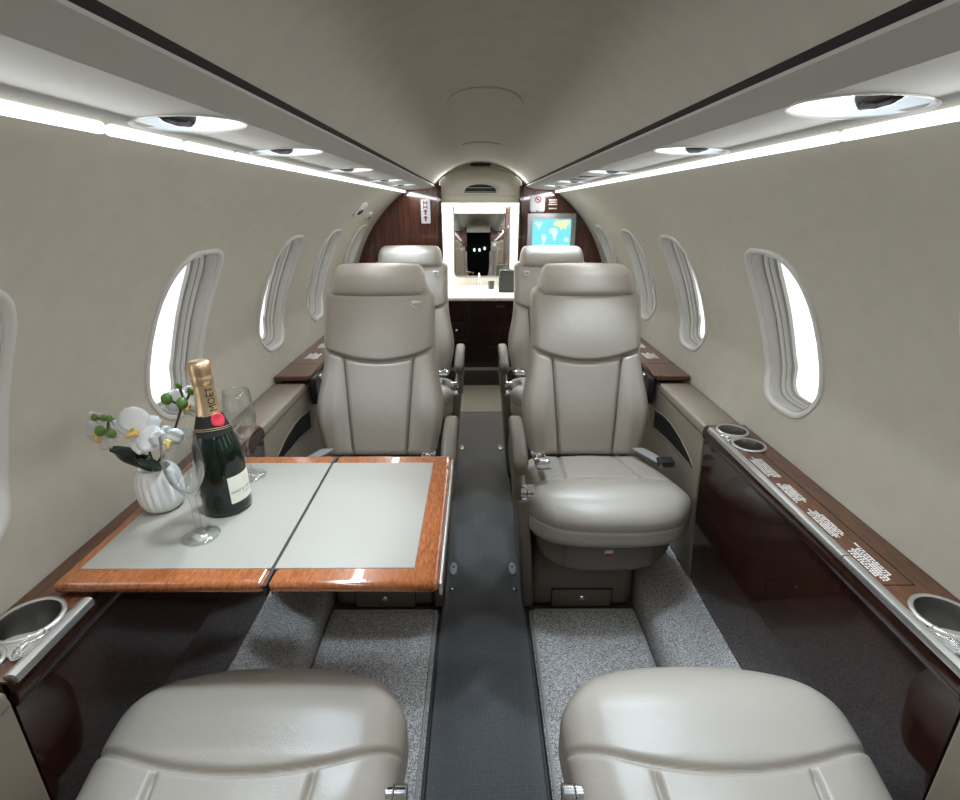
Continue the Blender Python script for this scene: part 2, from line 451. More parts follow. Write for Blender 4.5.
# reading lamps
def pt_on_valance(sx, y, b, up):
    return Vector((sx * (VA[0] + vt[0] * b + vn[0] * up), y, VA[1] + vt[1] * b + vn[1] * up))
SPOT = []
for sx in (-1, 1):
    for k, y in enumerate(LAMPS[sx]):
        c = pt_on_valance(sx, y, VL * .5, 0)
        ex = Vector((sx * vt[0], 0, vt[1])); ey = Vector((0, 1, 0)); ez = Vector((sx * vn[0], 0, vn[1]))
        def P(a, b, u): return tuple(c + ex * a + ey * b + ez * u)
        sd = 'left' if sx < 0 else 'right'
        lab = '%s round recessed reading lamp from the near end in the %s overhead panel' % (ORD[k], sd)
        t = thing('reading_lamp', lab, 'lamp', c, 'reading lamps in the overhead panels')
        def rev(prof_, n=40): 
            g = G(); return g.loft([[P(r * math.cos(2 * PI * i / n), r * math.sin(2 * PI * i / n), u) for i in range(n)] for r, u in prof_], True, False)
        build('lamp_rim', rev([(.0620, .003), (.0645, -.0006), (.0635, -.0014), (.0610, -.0012), (.0595, .001)]), M['winframe'], t, 60)
        build('lamp_bowl', rev([(.0610, -.001), (.058, .006), (.052, .018), (.042, .028), (.028, .034), (.012, .036), (.0005, .036)]), M['bowl'], t, 60)
        g = G(); bc = P(0, .020, .021)
        g.ball(bc, .015, 8, (1, 1, .6)); build('bulb', g, M['bulb'], t, 180)
        g = G(); n = 24; ax0 = Vector(P(0, -.020, .030)); ax1 = Vector(P(.002, -.029, .0005)); d = (ax1 - ax0).normalized(); u = d.orthogonal().normalized(); w = d.cross(u)
        loops = []
        for r, q in ((.020, 0), (.0215, .2), (.0215, .85), (.0200, .98), (.0165, 1.0), (.0150, .85), (.0005, .82)):
            loops.append([tuple(ax0 + (ax1 - ax0) * q + (u * math.cos(2 * PI * i / n) + w * math.sin(2 * PI * i / n)) * r * (1 if i % 3 else .93)) for i in range(n)])
        g.loft(loops, True, False); build('air_nozzle', g, M['gunmetal'], t, 30)
        SPOT.append((sx, y, c, ez))
# air slots on the right overhead panel
for k, y in enumerate((1.80, 1.98)):
    c = pt_on_valance(1, y, VL * .45, -.001); g = G()
    g.rbox(c, (.040, .012, .002), .0018, (4, 4, 2)); o = build('air_vent', g, M['gunmetal'], None, 60)
    tag(o, ['nearer dark air slot between lamps in the right overhead panel', 'farther dark air slot between lamps in the right overhead panel'][k], 'vent', 'air slots in the right overhead panel')

# floor
g = G(); g.box(-.80, .80, Y0, 3.45, -.06, -.012); struct('floor', g, M['floorbase'], smooth=0)
g = G(); g.rbox((0, .93, -.004), (.1335, 1.965, .006), .004, (8, 40, 3)); o = build('aisle_runner', g, M['runner'], None, 60)
tag(o, 'long dark charcoal woven runner along the aisle floor', 'runner')
g = G(); g.box(-.14, .14, 2.905, 3.41, -.012, -.001); o = build('threshold_mat', g, M['lavfloor'], None, 0)
tag(o, 'short grey-brown floor mat between the runner and the rear cabinet', 'mat')
for sx in (-1, 1):
    sd = 'left' if sx < 0 else 'right'
    g = G(); g.rbox((sx * .3125, .9325, -.002), (.1690, .3125, .010), .008, (14, 40, 3)); t = build('carpet_mat', g, M['carpet'], None, 60)
    tag(t, 'flat speckled grey carpet mat in front of the %s middle seat' % sd, 'carpet')
    g = G(); g.tube([(sx * x, y_, .0075) for x, y_ in ((.152, .63), (.152, .9), (.152, 1.215), (.156, 1.232), (.165, 1.238), (.3, 1.238), (.473, 1.238))], .004, 6)
    build('binding', g, M['binding'], t, 60)
    g = G(); sec = [(.488, -.011), (.489, .03), (.495, .060), (.508, .078), (.532, .088), (.60, .094), (.66, .099), (.684, .102), (.686, -.011)]
    ys = np.linspace(-.60, 3.06, 90)
    g.loft([[(sx * a, y_, b) for a, b in sec] for y_ in ys], True, True)
    o = build('carpet_ledge', g, M['carpet'], None, 60); tag(o, 'raised speckled carpet ledge along the foot of the %s wall' % sd, 'carpet')
    # floor fittings on the runner
    for y_, nm, lab in ((1.437, 'track_plate', 'oval grey floor fitting on the %s edge of the runner, middle row' % sd), (2.398, 'track_plate', 'dark oval floor fitting on the %s edge of the runner, far row' % sd)):
        g = G(); far = y_ > 2
        g.rbox((sx * .104, y_, .0040), (.0125, .033, .0030), .002, (6, 6, 2), lambda P_, Q: np.column_stack([P_[:, 0] * np.sqrt(np.clip(1.02 - np.abs(Q[:, 1]) ** 2.5, .02, 1)), P_[:, 1], P_[:, 2]]))
        t = build(nm, g, M['webbing'] if not far else M['gunmetal'], None, 60); tag(t, lab, 'fitting', 'floor track fittings')
        g = G(); g.lathe([(.006, .0), (.006, .0012), (.0005, .0012)], 14, (sx * .104, y_ + .008, .007)); build('slot', g, M['gunmetal'], t, 40)
    g = G(); g.lathe([(.008, 0), (.008, .003), (.005, .0055), (.0004, .0065)], 16, (sx * .105, 1.336, .002)); o = build('floor_stud', g, M['chrome'], None, 60)
    tag(o, 'small shiny round stud on the %s edge of the runner' % sd, 'stud', 'shiny floor studs')

# ------------------------------------------------------------------ side consoles
TOPZ = .635
def emblem_plate(parent, sx, cx, cy, r2, flip):
    """two metal cups joined by a plate with an oval medallion"""
    cups = [(cx, cy + .044, r2), (cx, cy - .029, .0215)] if flip else [(cx, cy + .044, r2), (cx, cy - .044, r2)]
    hold = thing('cup_holder', None, None, (0, 0, 0)); hold.parent = parent; hold.location = Vector((sx * cx, cy, TOPZ)) - parent.location
    for x, y_, r in cups:
        g = G(); g.lathe([(r + .0005, .000), (r + .0045, .0010), (r + .0040, .0035), (r + .001, .0048), (r - .002, .0035), (r - .003, 0), (r - .004, -.028), (r - .007, -.052), (.0005, -.053)], 44, (sx * x, y_, TOPZ))
        build('cup', g, M['cupsteel'], hold, 50)
        g = G(); g.lathe([(r + .0005, .0005), (r + .0047, .0012), (r + .0042, .0040), (r + .001, .0054), (r - .0022, .0040), (r - .0025, .0005)], 44, (sx * x, y_, TOPZ)); build('cup_rim', g, M['steel'], hold, 60)
    g = G(); m = 40; mx, my = cx - .038, cy
    pts = []
    for i in range(m):
        a = 2 * PI * i / m; pts.append((sx * (mx + .0130 * math.cos(a)), my + .028 * math.sin(a)))
    g.prism([p if sx > 0 else p for p in pts], lambda a, b, d: (a, b, d), TOPZ + .0005, TOPZ + .0035)
    g.prism([(sx * (mx + .005), my - .024), (sx * (cx - .006), my - .014), (sx * (cx + .008), my), (sx * (cx - .006), my + .014), (sx * (mx + .005), my + .024)], lambda a, b, d: (a, b, d), TOPZ + .0003, TOPZ + .003)
    build('emblem_plate', g, M['steel'], hold, 40)
    g = G(); g.tube([(sx * (mx + .0105 * math.cos(2 * PI * i / 32)), my + .0240 * math.sin(2 * PI * i / 32), TOPZ + .004) for i in range(33)], .0013, 6)
    g.tube([(sx * (mx - .003 + .006 * math.sin(t * 5)), my - .017 + .034 * t, TOPZ + .0042) for t in np.linspace(0, 1, 20)], [.0008 + .0022 * math.sin(PI * t) for t in np.linspace(0, 1, 20)], 6)
    g.tube([(sx * (mx + .003 + .004 * math.cos(t * 4)), my - .014 + .012 * math.sin(t * 4) + .006, TOPZ + .0042) for t in np.linspace(0, 1.4, 16)], .0014, 6)
    build('emblem', g, M['chrome'], hold, 60)
    return hold

def lettering(parent, sx, blocks, z=TOPZ):
    rnd = random.Random(3)
    for x0, x1, y0, y1 in blocks:
        g = G(); rows = 6
        for r in range(rows):
            xc = x0 + (x1 - x0) * (r + .5) / rows; hw = (x1 - x0) / rows * .31
            a = y0 + rnd.random() * .16 * (y1 - y0) + (.04 * (y1 - y0) if r in (0, rows - 1) else 0); b = y1 - rnd.random() * .2 * (y1 - y0)
            yy = a
            while yy < b:
                l = rnd.choice((.0022, .0030, .0038)); g.box(*(sorted((sx * (xc - hw), sx * (xc + hw)))), yy, yy + l, z + .0001, z + .0005); yy += l + rnd.choice((.0012, .0012, .0030))
        build('lettering', g, M['letter'], parent, 0)

for sx in (-1, 1):
    sd = 'left' if sx < 0 else 'right'
    # near console with wood ledge
    t = thing('side_console', 'glossy dark wood side console with cup holders along the %s wall' % sd if sx < 0 else 'glossy dark wood side console with white lettering along the right wall', 'console', (sx * .66, .875, .10))
    ya, yb = .468, 1.268
    cups = [(.674, .525, .0415, 1)] + ([(.670, 1.183, .0365, 0)] if sx > 0 else [])
    hl = []
    for cx, cy, r, _ in cups:
        for d, q in ((.044, r), (-.029, .0215) if _ else (-.044, r)): hl.append(dict(c=(cx, cy + d), a=q, b=q, n=2))
    if ya: pass
    g = G(); surface_with_holes(g, lambda a, b: (sx * a, b, TOPZ), .620, .7245, ya, yb, .03, .05, hl)
    e = [(sx * .620, ya, TOPZ), (sx * .7245, ya, TOPZ), (sx * .7235, ya, TOPZ - .022), (sx * .620, ya, TOPZ - .022)]
    g.add([(p[0], y_, p[2]) for y_ in (ya, yb) for p in e], [(0, 1, 2, 3), (4, 5, 6, 7), (0, 3, 7, 4)])
    build('wood_ledge', g, M['woodledge'], t, 30)
    # apron under the rail, then the tall glossy panel
    g = G(); ap = [(.616, TOPZ - .004), (.611, TOPZ - .016), (.611, TOPZ - .028), (.615, TOPZ - .040), (.622, TOPZ - .046), (.628, TOPZ - .046), (.628, TOPZ - .004)]
    g.loft([[(sx * a, y_, b) for a, b in ap] for y_ in (ya, yb)], True, True); build('apron', g, M['wooddark'], t, 50)
    g = G(); pn = [(.6215, TOPZ - .044), (.6310, .38), (.653, .106), (.669, .106), (.647, .38), (.638, TOPZ - .044)]
    g.loft([[(sx * a, y_, b) for a, b in pn] for y_ in (ya, yb)], True, True); build('panel', g, M['wooddark'], t, 25)
    # brushed metal rail with its joint
    rl = [(.6085, .006), (.6065, .000), (.6085, -.006), (.614, -.008), (.626, -.004), (.627, .003), (.622, .0065), (.614, .008)]
    for a, b in (((.472, .700), (.7025, 1.235)) if sx > 0 else ((.472, .6085),)):
        g = G(); g.loft([[(sx * x, y_, TOPZ + q) for x, q in rl] for y_ in (a, b)], True, True); build('rail', g, M['steel'], t, 50)
    for cx, cy, r, fl in cups: emblem_plate(t, sx, cx, cy, r, fl)
    if sx > 0:
        lettering(t, sx, [(.634, .664, .975, 1.080), (.634, .662, .872, .958), (.634, .662, .758, .852), (.633, .664, .645, .742)])
        g = G(); zz = TOPZ + .0002
        for a, b, c_, d in ((.681, .6835, .636, 1.10), (.628, .6835, .636, .6385)): g.box(a, b, c_, d, zz - .001, zz)
        build('inlay_line', g, M['ink'], t, 0)
    # near and middle beige armrest consoles
    for (a, b, lab) in ((-.50, .463, 'beige leather armrest panel at the bottom %s corner of the photo' % sd), (1.273, 1.642, 'beige leather armrest console with black pocket beside the %s middle seat' % sd)):
        t = thing('armrest_console', lab, 'console', (sx * .67, (a + b) / 2, .10), 'beige armrest consoles')
        g = G(); sec = [(.617, .612), (.626, .40), (.648, .108), (.694, .108), (.720, .612)]
        g.loft([[(sx * p, y_, q) for p, q in sec] for y_ in (a, b if a < 0 else 1.97)], True, True); bevel(build('body', g, M['beige'], t, 30), .004)
        g = G(); g.rbox((sx * .6685, (a + b) / 2, .615), (.0545, (b - a) / 2 - .0015, .016), .008, (10, 20, 6)); build('armrest_pad', g, M['leather_dk'] if False else M['beige'], t, 60)
        if a > 0:
            pk = [(1.655, .500), (1.560, .512), (1.46, .500), (1.372, .478), (1.350, .456), (1.48, .470), (1.60, .450), (1.655, .436)]
            pk = [(1.66, .520), (1.58, .532), (1.51, .534), (1.42, .521), (1.345, .498), (1.318, .482), (1.322, .474), (1.42, .472), (1.54, .466), (1.66, .452)]
            def xin(z): return .617 + (.009) * (.612 - z) / .212
            g = G(); g.prism(pk, lambda q, w_, d: (sx * (xin(w_) + d), q, w_), -.0012, .004); build('pocket', g, M['black'], t, 0)
            g = G(); g.tube([(sx * (xin(w_) - .001), q, w_) for q, w_ in pk + pk[:1]], .0016, 6); build('pocket_edge', g, M['shell'], t, 60)
    # rear wood ledge
    t = thing('side_console', 'reddish wood side ledge between the %s middle and rear seats' % sd, 'console', (sx * .66, 2.35, .10))
    g = G(); po = [(.7245, 1.648), (.7245, 3.06), (.606, 3.06), (.606, 1.72), (.602, 1.68), (.610, 1.654)]
    g.prism([(sx * a, b) for a, b in po], lambda a, b, d: (a, b, d), TOPZ - .002, TOPZ + .016); bevel(build('wood_ledge', g, M['woodledge'], t, 30), .004)
    g = G(); g.loft([[(sx * a, y_, b) for a, b in ((.617, TOPZ - .004), (.648, .108), (.694, .108), (.718, TOPZ - .004))] for y_ in (1.975, 3.06)], True, True); build('panel', g, M['wooddark'], t, 25)
    g = G(); g.box(*(sorted((sx * .608, sx * .7245))), 1.800, 1.802, TOPZ + .0155, TOPZ + .0165); build('inlay_line', g, M['ink'], t, 0)
    lettering(t, sx, [(.640, .690, 1.86, 1.95), (.640, .690, 2.02, 2.11)], TOPZ + .016)
    g = G(); g.rbox((sx * .600, 1.705, TOPZ - .045), (.012, .045, .050), .010, (5, 6, 6)); g2 = build('side_grip', g, M['black'], t, 60)
    g = G(); g.rbox((sx * .592, 1.735, TOPZ - .010), (.008, .020, .010), .005, (4, 4, 4)); build('grip_buckle', g, M['chrome'], t, 60)

# ------------------------------------------------------------------ seats
def make_seat(s, label, group):
    """s = -1: aisle side towards -x (right-hand seats); s = +1: mirrored. Faces -y, origin on the floor."""
    root = thing('passenger_seat', label, 'seat', (0, 0, 0), group)
    def part(name, g, mat, parent=None, smooth=180):
        if s > 0: g.mirror_x()
        return build(name, g, mat, parent or root, smooth, world=False)
    # cushion
    def cush(P, Q):
        x, y, z = P.T.copy(); u, v, w = Q.T
        fr = np.clip(-v, 0, 1)
        x = x * (1.045 - .060 * v) * (1 - .060 * fr ** 6)
        y = y + .048 * np.abs(u) ** 3.4 * fr ** 1.2
        y = y - .014 * (1 - u * u) * fr ** 3
        yl = y - .02
        top = np.clip(w, 0, 1) ** .6
        ys = -.055 - .80 * x * x
        d = yl - ys
        z = z + top * (.017 * np.exp(-((yl + .150) / .062) ** 2) * (1 - .35 * u ** 4) - .055 * np.clip((yl + .075) / .28, 0, 1) + .007 * (1 - u * u))
        z = z - top * .010 * np.exp(-(d / .0044) ** 2)
        for q in (-1, 1):
            z = z - top * .012 * np.exp(-((x - q * (.108 - .08 * yl)) / .0042) ** 2) * sstep(0, .02, d)
            z = z + top * .004 * np.exp(-((x - q * .15) / .04) ** 2) * sstep(0, .05, d)
        z = z + top * .004 * sstep(0, .05, d) * np.exp(-((x) / .07) ** 2)
        side = np.exp(-((P[:, 2] - .008) / .0036) ** 2) * (1 - np.clip(np.abs(w), 0, 1) ** 6)
        m = 1 - .007 * side
        return np.column_stack([x * m, (y) * (1 - .007 * side * (np.abs(v) > .7)), z])
    g = G(); g.rbox((0, -.025, .390), (.214, .215, .063), (.06, .06, .040), (132, 136, 40), cush)
    c = part('cushion', g, M['leather'])
    # backrest
    def back(P, Q):
        x, y, z = P.T.copy(); u, v, w = Q.T
        Z = z + .672
        hw = .185 + .029 * np.exp(-((Z - .545) / .115) ** 2)
        x = x * hw / .19
        fr = np.clip(-v, 0, 1)
        zs = .712 + 1.25 * x * x
        up = sstep(-.004, .012, Z - zs)
        lo = 1 - sstep(-.006, .004, Z - zs)
        y = y - fr * (.032 * sstep(.100, .150, np.abs(x)) * np.exp(-((Z - .56) / .13) ** 2) * lo)
        y = y - fr * .012 * np.exp(-((Z - .53) / .10) ** 2) * np.exp(-(x / .10) ** 4)
        y = y - fr * up * (.008 * np.exp(-((Z - .80) / .09) ** 2) + .004)
        y = y + fr * .013 * np.exp(-((Z - zs) / .0065) ** 2)
        for q in (-1, 1):
            xs = q * (.092 + .082 * (Z - .42))
            y = y + fr * .010 * np.exp(-((x - xs) / .0055) ** 2) * lo
        y = y + .23 + .30 * (Z - .41)
        return np.column_stack([x, y, z])
    g = G(); g.rbox((0, 0, .672), (.19, .052, .272), (.028, .030, .026), (100, 22, 116), back)
    b = part('backrest', g, M['leather'])
    g = G()
    for q in (-1, 1):
        pts = []
        for Z in np.linspace(.425, .720, 24):
            x = q * (.092 + .082 * (Z - .42)); yf = .178 - .012 * math.exp(-((Z - .53) / .10) ** 2) * math.exp(-(x / .10) ** 4) + .30 * (Z - .41) + .0048
            pts.append((x, yf, Z))
        g = G(); g.tube(pts, .0026, 6); part('piping', g, M['piping'], b, 60)
    # headrest
    def head(P, Q):
        x, y, z = P.T.copy(); u, v, w = Q.T
        x = x * (1 - .055 * (w + 1))
        y = y - np.clip(-v, 0, 1) * .012 * (1 - w * w) - .008 * (1 - u * u) * np.clip(-v, 0, 1) + .25 * z
        z = z + .004 * (1 - u * u) * (w > 0) * w
        z = z + np.where(w < 0, .004 * np.abs(u) ** 3 * -w, 0)
        return np.column_stack([x, y, z])
    g = G(); g.rbox((0, .392, .963), (.166, .050, .054), (.024, .036, .032), (56, 20, 24), head); part('headrest', g, M['leather'])
    # seat pan under the cushion
    def pan(P, Q):
        x, y, z = P.T.copy(); u, v, w = Q.T; fr = np.clip(-v, 0, 1)
        y = y + .045 * np.abs(u) ** 3 * fr - .012 * (1 - u * u) * fr
        x = x * (1 - .06 * np.clip(-w, 0, 1))
        z = z + np.where(w < 0, .030 * np.abs(u) ** 4 * -w, 0)
        return np.column_stack([x, y, z])
    g = G(); g.rbox((0, .0, .284), (.203, .185, .068), (.03, .03, .022), (40, 30, 14), pan); p = part('seat_pan', g, M['shell'])
    g = G()
    for q in (-.125, .125): g = G(); g.tube([(q, -.1955, z) for z in np.linspace(.232, .335, 6)], .0016, 6); part('seam', g, M['piping'], p, 60)
    g = G(); g.box(-.014, .010, -.1990, -.196, .284, .302); tg = part('warning_tag', g, M['white'], None, 0)
    g = G(); g.box(-.014, .010, -.1998, -.1990, .284, .292); part('red_stripe', g, M['red'], tg, 0)
    # pedestal with drawer
    g = G(); g.rbox((-.043, .16, .112), (.163, .250, .112), .018, (16, 16, 12), lambda P, Q: np.column_stack([P[:, 0], P[:, 1] + .05 * np.clip(Q[:, 2], 0, 1) ** 1.5 * (Q[:, 1] < -.5), P[:, 2]])); part('pedestal', g, M['shell'])
    g = G(); g.rbox((-.040, -.0905, .038), (.094, .006, .033), .003, (4, 3, 4)); d = part('drawer', g, M['shell'], None, 50)
    g = G(); g.box(-.137, .057, -.0935, -.088, .0025, .0735); part('drawer_gap', g, M['darkgap'], d, 0)
    g = G(); g.ball((-.040, -.101, .044), .011, 10, (1, .7, 1)); part('knob', g, M['chrome'], d)
    # aisle-side armrest
    def armp(P, Q):
        x, y, z = P.T.copy(); u, v, w = Q.T
        z = z + .07 * y - .010 * v * v + np.where(v < 0, -.018 * v * v, 0)
        return np.column_stack([x * (1 + .10 * w), y, z])
    g = G(); g.rbox((-.257, -.080, .594), (.0205, .122, .024), (.014, .020, .018), (14, 30, 14), armp); part('armrest_pad', g, M['leather_dk'])
    g = G(); po = [(-.165, .44), (-.160, .50), (-.165, .575), (.0, .590), (.10, .53), (.15, .44)]
    g.prism(po, lambda a, b_, d_: (d_, a, b_), -.270, -.246); bevel(part('armrest_support', g, M['shell'], None, 30), .008, 3)
    g = G(); po = [(-.10, .004), (-.17, .30), (-.165, .445), (.15, .445), (.18, .30), (.20, .004)]
    g.prism(po, lambda a, b_, d_: (d_ + .036 * (1 - b_ / .445), a, b_), -.264, -.228); bevel(part('side_panel', g, M['shell'], None, 30), .010, 3)
    g = G()
    for q in (-.246, -.228): 
        loops = [[(q + o_, -.180 + r_ * math.cos(2 * PI * i / 24), .484 + r_ * math.sin(2 * PI * i / 24)) for i in range(24)] for o_, r_ in ((-.0085, .0170), (-.0075, .0185), (.0075, .0185), (.0085, .0170))]
        g.loft(loops, True, True)
    part('hinge', g, M['chrome'], None, 40)
    # belts: aisle-side tongue and outboard buckle
    tilt = lambda P, Q: np.column_stack([P[:, 0], P[:, 1], P[:, 2] - .20 * P[:, 1]])
    g = G(); g.rbox((-.180, -.005, .486), (.021, .088, .004), .003, (4, 8, 3), tilt); w = part('belt_strap', g, M['webbing'])
    g = G(); g.rbox((-.180, .020, .494), (.017, .022, .007), .004, (6, 8, 3), tilt); g.rbox((-.180, -.050, .504), (.022, .013, .009), .006, (6, 6, 3))
    g.tube([(-.180 + .013 * math.cos(a), -.016 + .017 * math.sin(a), .502) for a in np.linspace(0, 2 * PI, 20)], .0032, 6)
    part('buckle', g, M['chrome'], w, 40)
    g = G(); g.rbox((.186, .088, .452), (.021, .060, .004), .003, (4, 8, 3), lambda P, Q: np.column_stack([P[:, 0] - .35 * P[:, 1], P[:, 1], P[:, 2] - .10 * P[:, 1]])); w = part('belt_strap', g, M['webbing'])
    g = G(); g.rbox((.214, .026, .460), (.024, .018, .011), .004, (6, 6, 3)); part('buckle', g, M['black'], w, 40)
    g = G(); g.box(.192, .236, .0065, .0085, .452, .469); part('buckle_plate', g, M['chrome'], w, 0)
    # ring below the headrest
    g = G(); g.tube([(-.130 + .014 * math.cos(a), .314 + .004 * math.sin(a), .902 + .016 * math.sin(a)) for a in np.linspace(-PI, 0, 14)], .0024, 6)
    g.rbox((-.130, .322, .903), (.016, .004, .005), .003, (4, 3, 3)); part('ring', g, M['steel'], None, 60)
    return root

def copy_seat(src, label, skip=()):
    r = src.copy(); col.objects.link(r); r['label'] = label
    def rec(o, par):
        for ch in [c_ for c_ in bpy.data.objects if c_.parent == o]:
            if ch.name.split('.')[0] in skip: continue
            n = ch.copy(); col.objects.link(n); n.parent = par; rec(ch, n)
    rec(src, r)
    return r
SG = 'taupe leather cabin seats'
SX, SY2, SY3, SY1 = .352, 1.352, 2.20, .410
r2 = make_seat(-1, 'taupe leather seat on the right of the aisle with its whole cushion in view', SG)
l2 = make_seat(1, 'taupe leather seat on the left of the aisle directly behind the table', SG)
r3 = copy_seat(r2, 'rear right taupe leather seat partly hidden, in front of the monitor')
l3 = copy_seat(l2, 'rear left taupe leather seat below the white sign with red print')
r1 = copy_seat(l2, 'rear-facing seat cushion at the bottom right, by the lettered wood ledge', ('armrest_pad', 'armrest_support', 'side_panel', 'hinge', 'ring', 'belt_strap', 'drawer', 'warning_tag'))
l1 = copy_seat(r2, 'rear-facing seat cushion at the bottom left, below the table', ('armrest_pad', 'armrest_support', 'side_panel', 'hinge', 'ring', 'belt_strap', 'drawer', 'warning_tag'))
for r_, q in ((r1, 1), (l1, -1)):
    g = G(); po = [(.02, .05), (-.03, .30), (-.035, .42), (.02, .44), (.20, .44), (.22, .05)]
    g.prism(po, lambda a, b_, d_: (q * d_, a, b_), .228, .258); bevel(build('side_panel', g, M['shell'], r_, 30, world=False), .008, 3)
    g = G()
    for d_ in (.216, .234):
        g.loft([[(q * (d_ + o_), -.050 + w_ * math.cos(2 * PI * i / 24), .415 + w_ * math.sin(2 * PI * i / 24)) for i in range(24)] for o_, w_ in ((-.0085, .0155), (-.0075, .017), (.0075, .017), (.0085, .0155))], True, True)
    build('hinge', g, M['chrome'], r_, 40, world=False)
for o, x, y_, rz in ((r2, SX, SY2, 0), (l2, -SX, SY2, 0), (r3, SX, SY3, 0), (l3, -SX, SY3, 0), (r1, .345, SY1, PI), (l1, -.362, SY1, PI)):
    o.location = (x, y_, 0); o.rotation_euler = (0, 0, rz)
for ch in [c_ for c_ in bpy.data.objects if c_.parent == r2 and c_.name.startswith('ring')]: bpy.data.objects.remove(ch)

# ------------------------------------------------------------------ table
TZ = .658
t = thing('folding_table', 'folding table with grey leather top and orange-brown wood border', 'table', (-.39, .83, .628))
def edge_loop(x0, x1, y0, y1): return [(x0, y0), (x1, y0), (x1, y1), (x0, y1)]
XS = -.3465
g = G(); g.box(-.676, XS - .0025, .6175, 1.0465, TZ - .020, TZ); o = build('table_leaf', g, M['woodtable'], t, 30); bevel(o, .009, 4)
g = G(); g.box(-.655, XS - .0026, .653, 1.008, TZ - .004, TZ + .0012); bevel(build('leather_inlay', g, M['tablepad'], o, 30), .001, 2)
g = G(); g.box(XS + .0025, -.0785, .6175, 1.0465, TZ - .020, TZ); o = build('table_leaf', g, M['woodtable'], t, 30); bevel(o, .009, 4)
g = G(); g.box(XS + .0026, -.1185, .653, 1.008, TZ - .004, TZ + .0012); bevel(build('leather_inlay', g, M['tablepad'], o, 30), .001, 2)
g = G(); g.box(XS - .0024, XS + .0024, .616, 1.043, TZ - .022, TZ - .0015); build('seam', g, M['black'], t, 0)
g = G(); g.prism([(.640, TZ - .022), (.640, TZ - .034), (.70, TZ - .045), (.95, TZ - .045), (1.0, TZ - .022)], lambda a, b, d: (d, a, b), XS - .03, XS + .035); build('hinge_bracket', g, M['wooddark'], t, 30)
g = G(); g.box(XS - .004, XS + .001, .632, .640, TZ - .036, TZ - .021); build('latch_pin', g, M['chrome'], t, 0)
g = G(); g.box(-.0785, -.0735, .625, 1.040, TZ - .030, TZ - .006); bevel(build('edge_trim', g, M['steel'], t, 30), .002, 2)

# ------------------------------------------------------------------ bottle, flutes, vase, orchid
TT = TZ + .0013
bx, by = -.500, .832
t = thing('champagne_bottle', 'dark green champagne bottle with gold foil neck on the table', 'bottle', (bx, by, TT))
BZ = .975
bp = [(.0005, .004), (.030, .003), (.036, 0), (.041, .003), (.0428, .010), (.0430, .05), (.0428, .100), (.0415, .120), (.038, .140), (.032, .160), (.0255, .178), (.0205, .195), (.0178, .212), (.0165, .230), (.0158, .258), (.0155, .275)]
g = G(); g.lathe(bp, 56, (bx, by, TT)); build('glass_body', g, M['bottle'], t, 60)
def brad(z):
    return float(np.interp(z, [q[1] for q in bp[3:]], [q[0] for q in bp[3:]]))
g = G(); fo = [(brad(z) + .0008, z) for z in np.linspace(.196, .254, 12)] + [(.0172, .255), (.0180, .260), (.0176, .266), (.0170, .268), (.0178, .271), (.0182, .282), (.0178, .288), (.0160, .292), (.008, .2935), (.0004, .294)]
wr = lambda a, z: 1 + .012 * math.sin(9 * a + 40 * z) * (1 if z < .262 else .6)
g.lathe(fo, 56, (bx, by, TT), wr); f = build('foil', g, M['foil'], t, 60)
g = G(); g.lathe([(brad(z) + .0006, z) for z in np.linspace(.160, .197, 14)], 56, (bx, by, TT)); c = build('neck_collar', g, M['ink'], t, 60)
g = G()
for dz in (0, .0035):
    g.tube([(bx + (brad(.166 + .006 * math.cos(a + 1.2)) + .0012) * math.cos(a), by + (brad(.166 + .006 * math.cos(a + 1.2)) + .0012) * math.sin(a), TT + .166 + dz + .006 * math.cos(a + 1.2)) for a in np.linspace(0, 2 * PI, 49)], .0005, 5)
build('gold_line', g, M['foil'], c, 60)
def wrap(a, z, d): r = brad(z) + d; return (bx + r * math.cos(a), by + r * math.sin(a), TT + z)
AL = math.radians(-6)
g = G(); na = 30; g.loft([[wrap(AL + math.radians(-46 + 92 * i / na), z, .0005) for i in range(na + 1)] for z in np.linspace(.026, .080, 6)], False, False); lb = build('label', g, M['label'], t, 60)
def text_geo(body, size, mapf, extr=.0):
    cu = bpy.data.curves.new('t', 'FONT'); cu.body = body; cu.size = size; cu.align_x = 'CENTER'; cu.align_y = 'CENTER'; cu.resolution_u = 3
    ob = bpy.data.objects.new('t', cu); col.objects.link(ob); bpy.context.view_layer.update()
    me = ob.evaluated_get(bpy.context.evaluated_depsgraph_get()).to_mesh()
    bm = bmesh.new(); bm.from_mesh(me); bmesh.ops.subdivide_edges(bm, edges=[e_ for e_ in bm.edges if e_.calc_length() > size * .3], cuts=2); bmesh.ops.triangulate(bm, faces=bm.faces)
    g = G(); g.add([mapf(v_.co.x, v_.co.y) for v_ in bm.verts], [[v_.index for v_ in f_.verts] for f_ in bm.faces]); bm.free()
    ob.to_mesh_clear(); bpy.data.objects.remove(ob); bpy.data.curves.remove(cu)
    return g
def on_label(zc): return lambda x, y: wrap(AL + x / .043, zc + y, .0009)
build('lettering', text_geo('MOËT & CHANDON', .0070, on_label(.048)), M['ink'], lb, 0)
build('lettering', text_geo('CHAMPAGNE', .0034, on_label(.040)), M['ink'], lb, 0)
g = G(); g.loft([[wrap(AL + (r * math.cos(a)) / .043, .067 + r * 1.1 * math.sin(a), .0009) for a in np.linspace(0, 2 * PI, 25)[:-1]] for r in (.0045, .0035)], True, False); build('crest', g, M['foil'], lb, 0)
build('lettering', text_geo('MOËT', .0165, lambda x, y: wrap(math.radians(-34) - y / .0168, .226 + x * 1.0, .0022)), M['ink'], f, 0)
g = G(); sa = math.radians(-30); n = 24
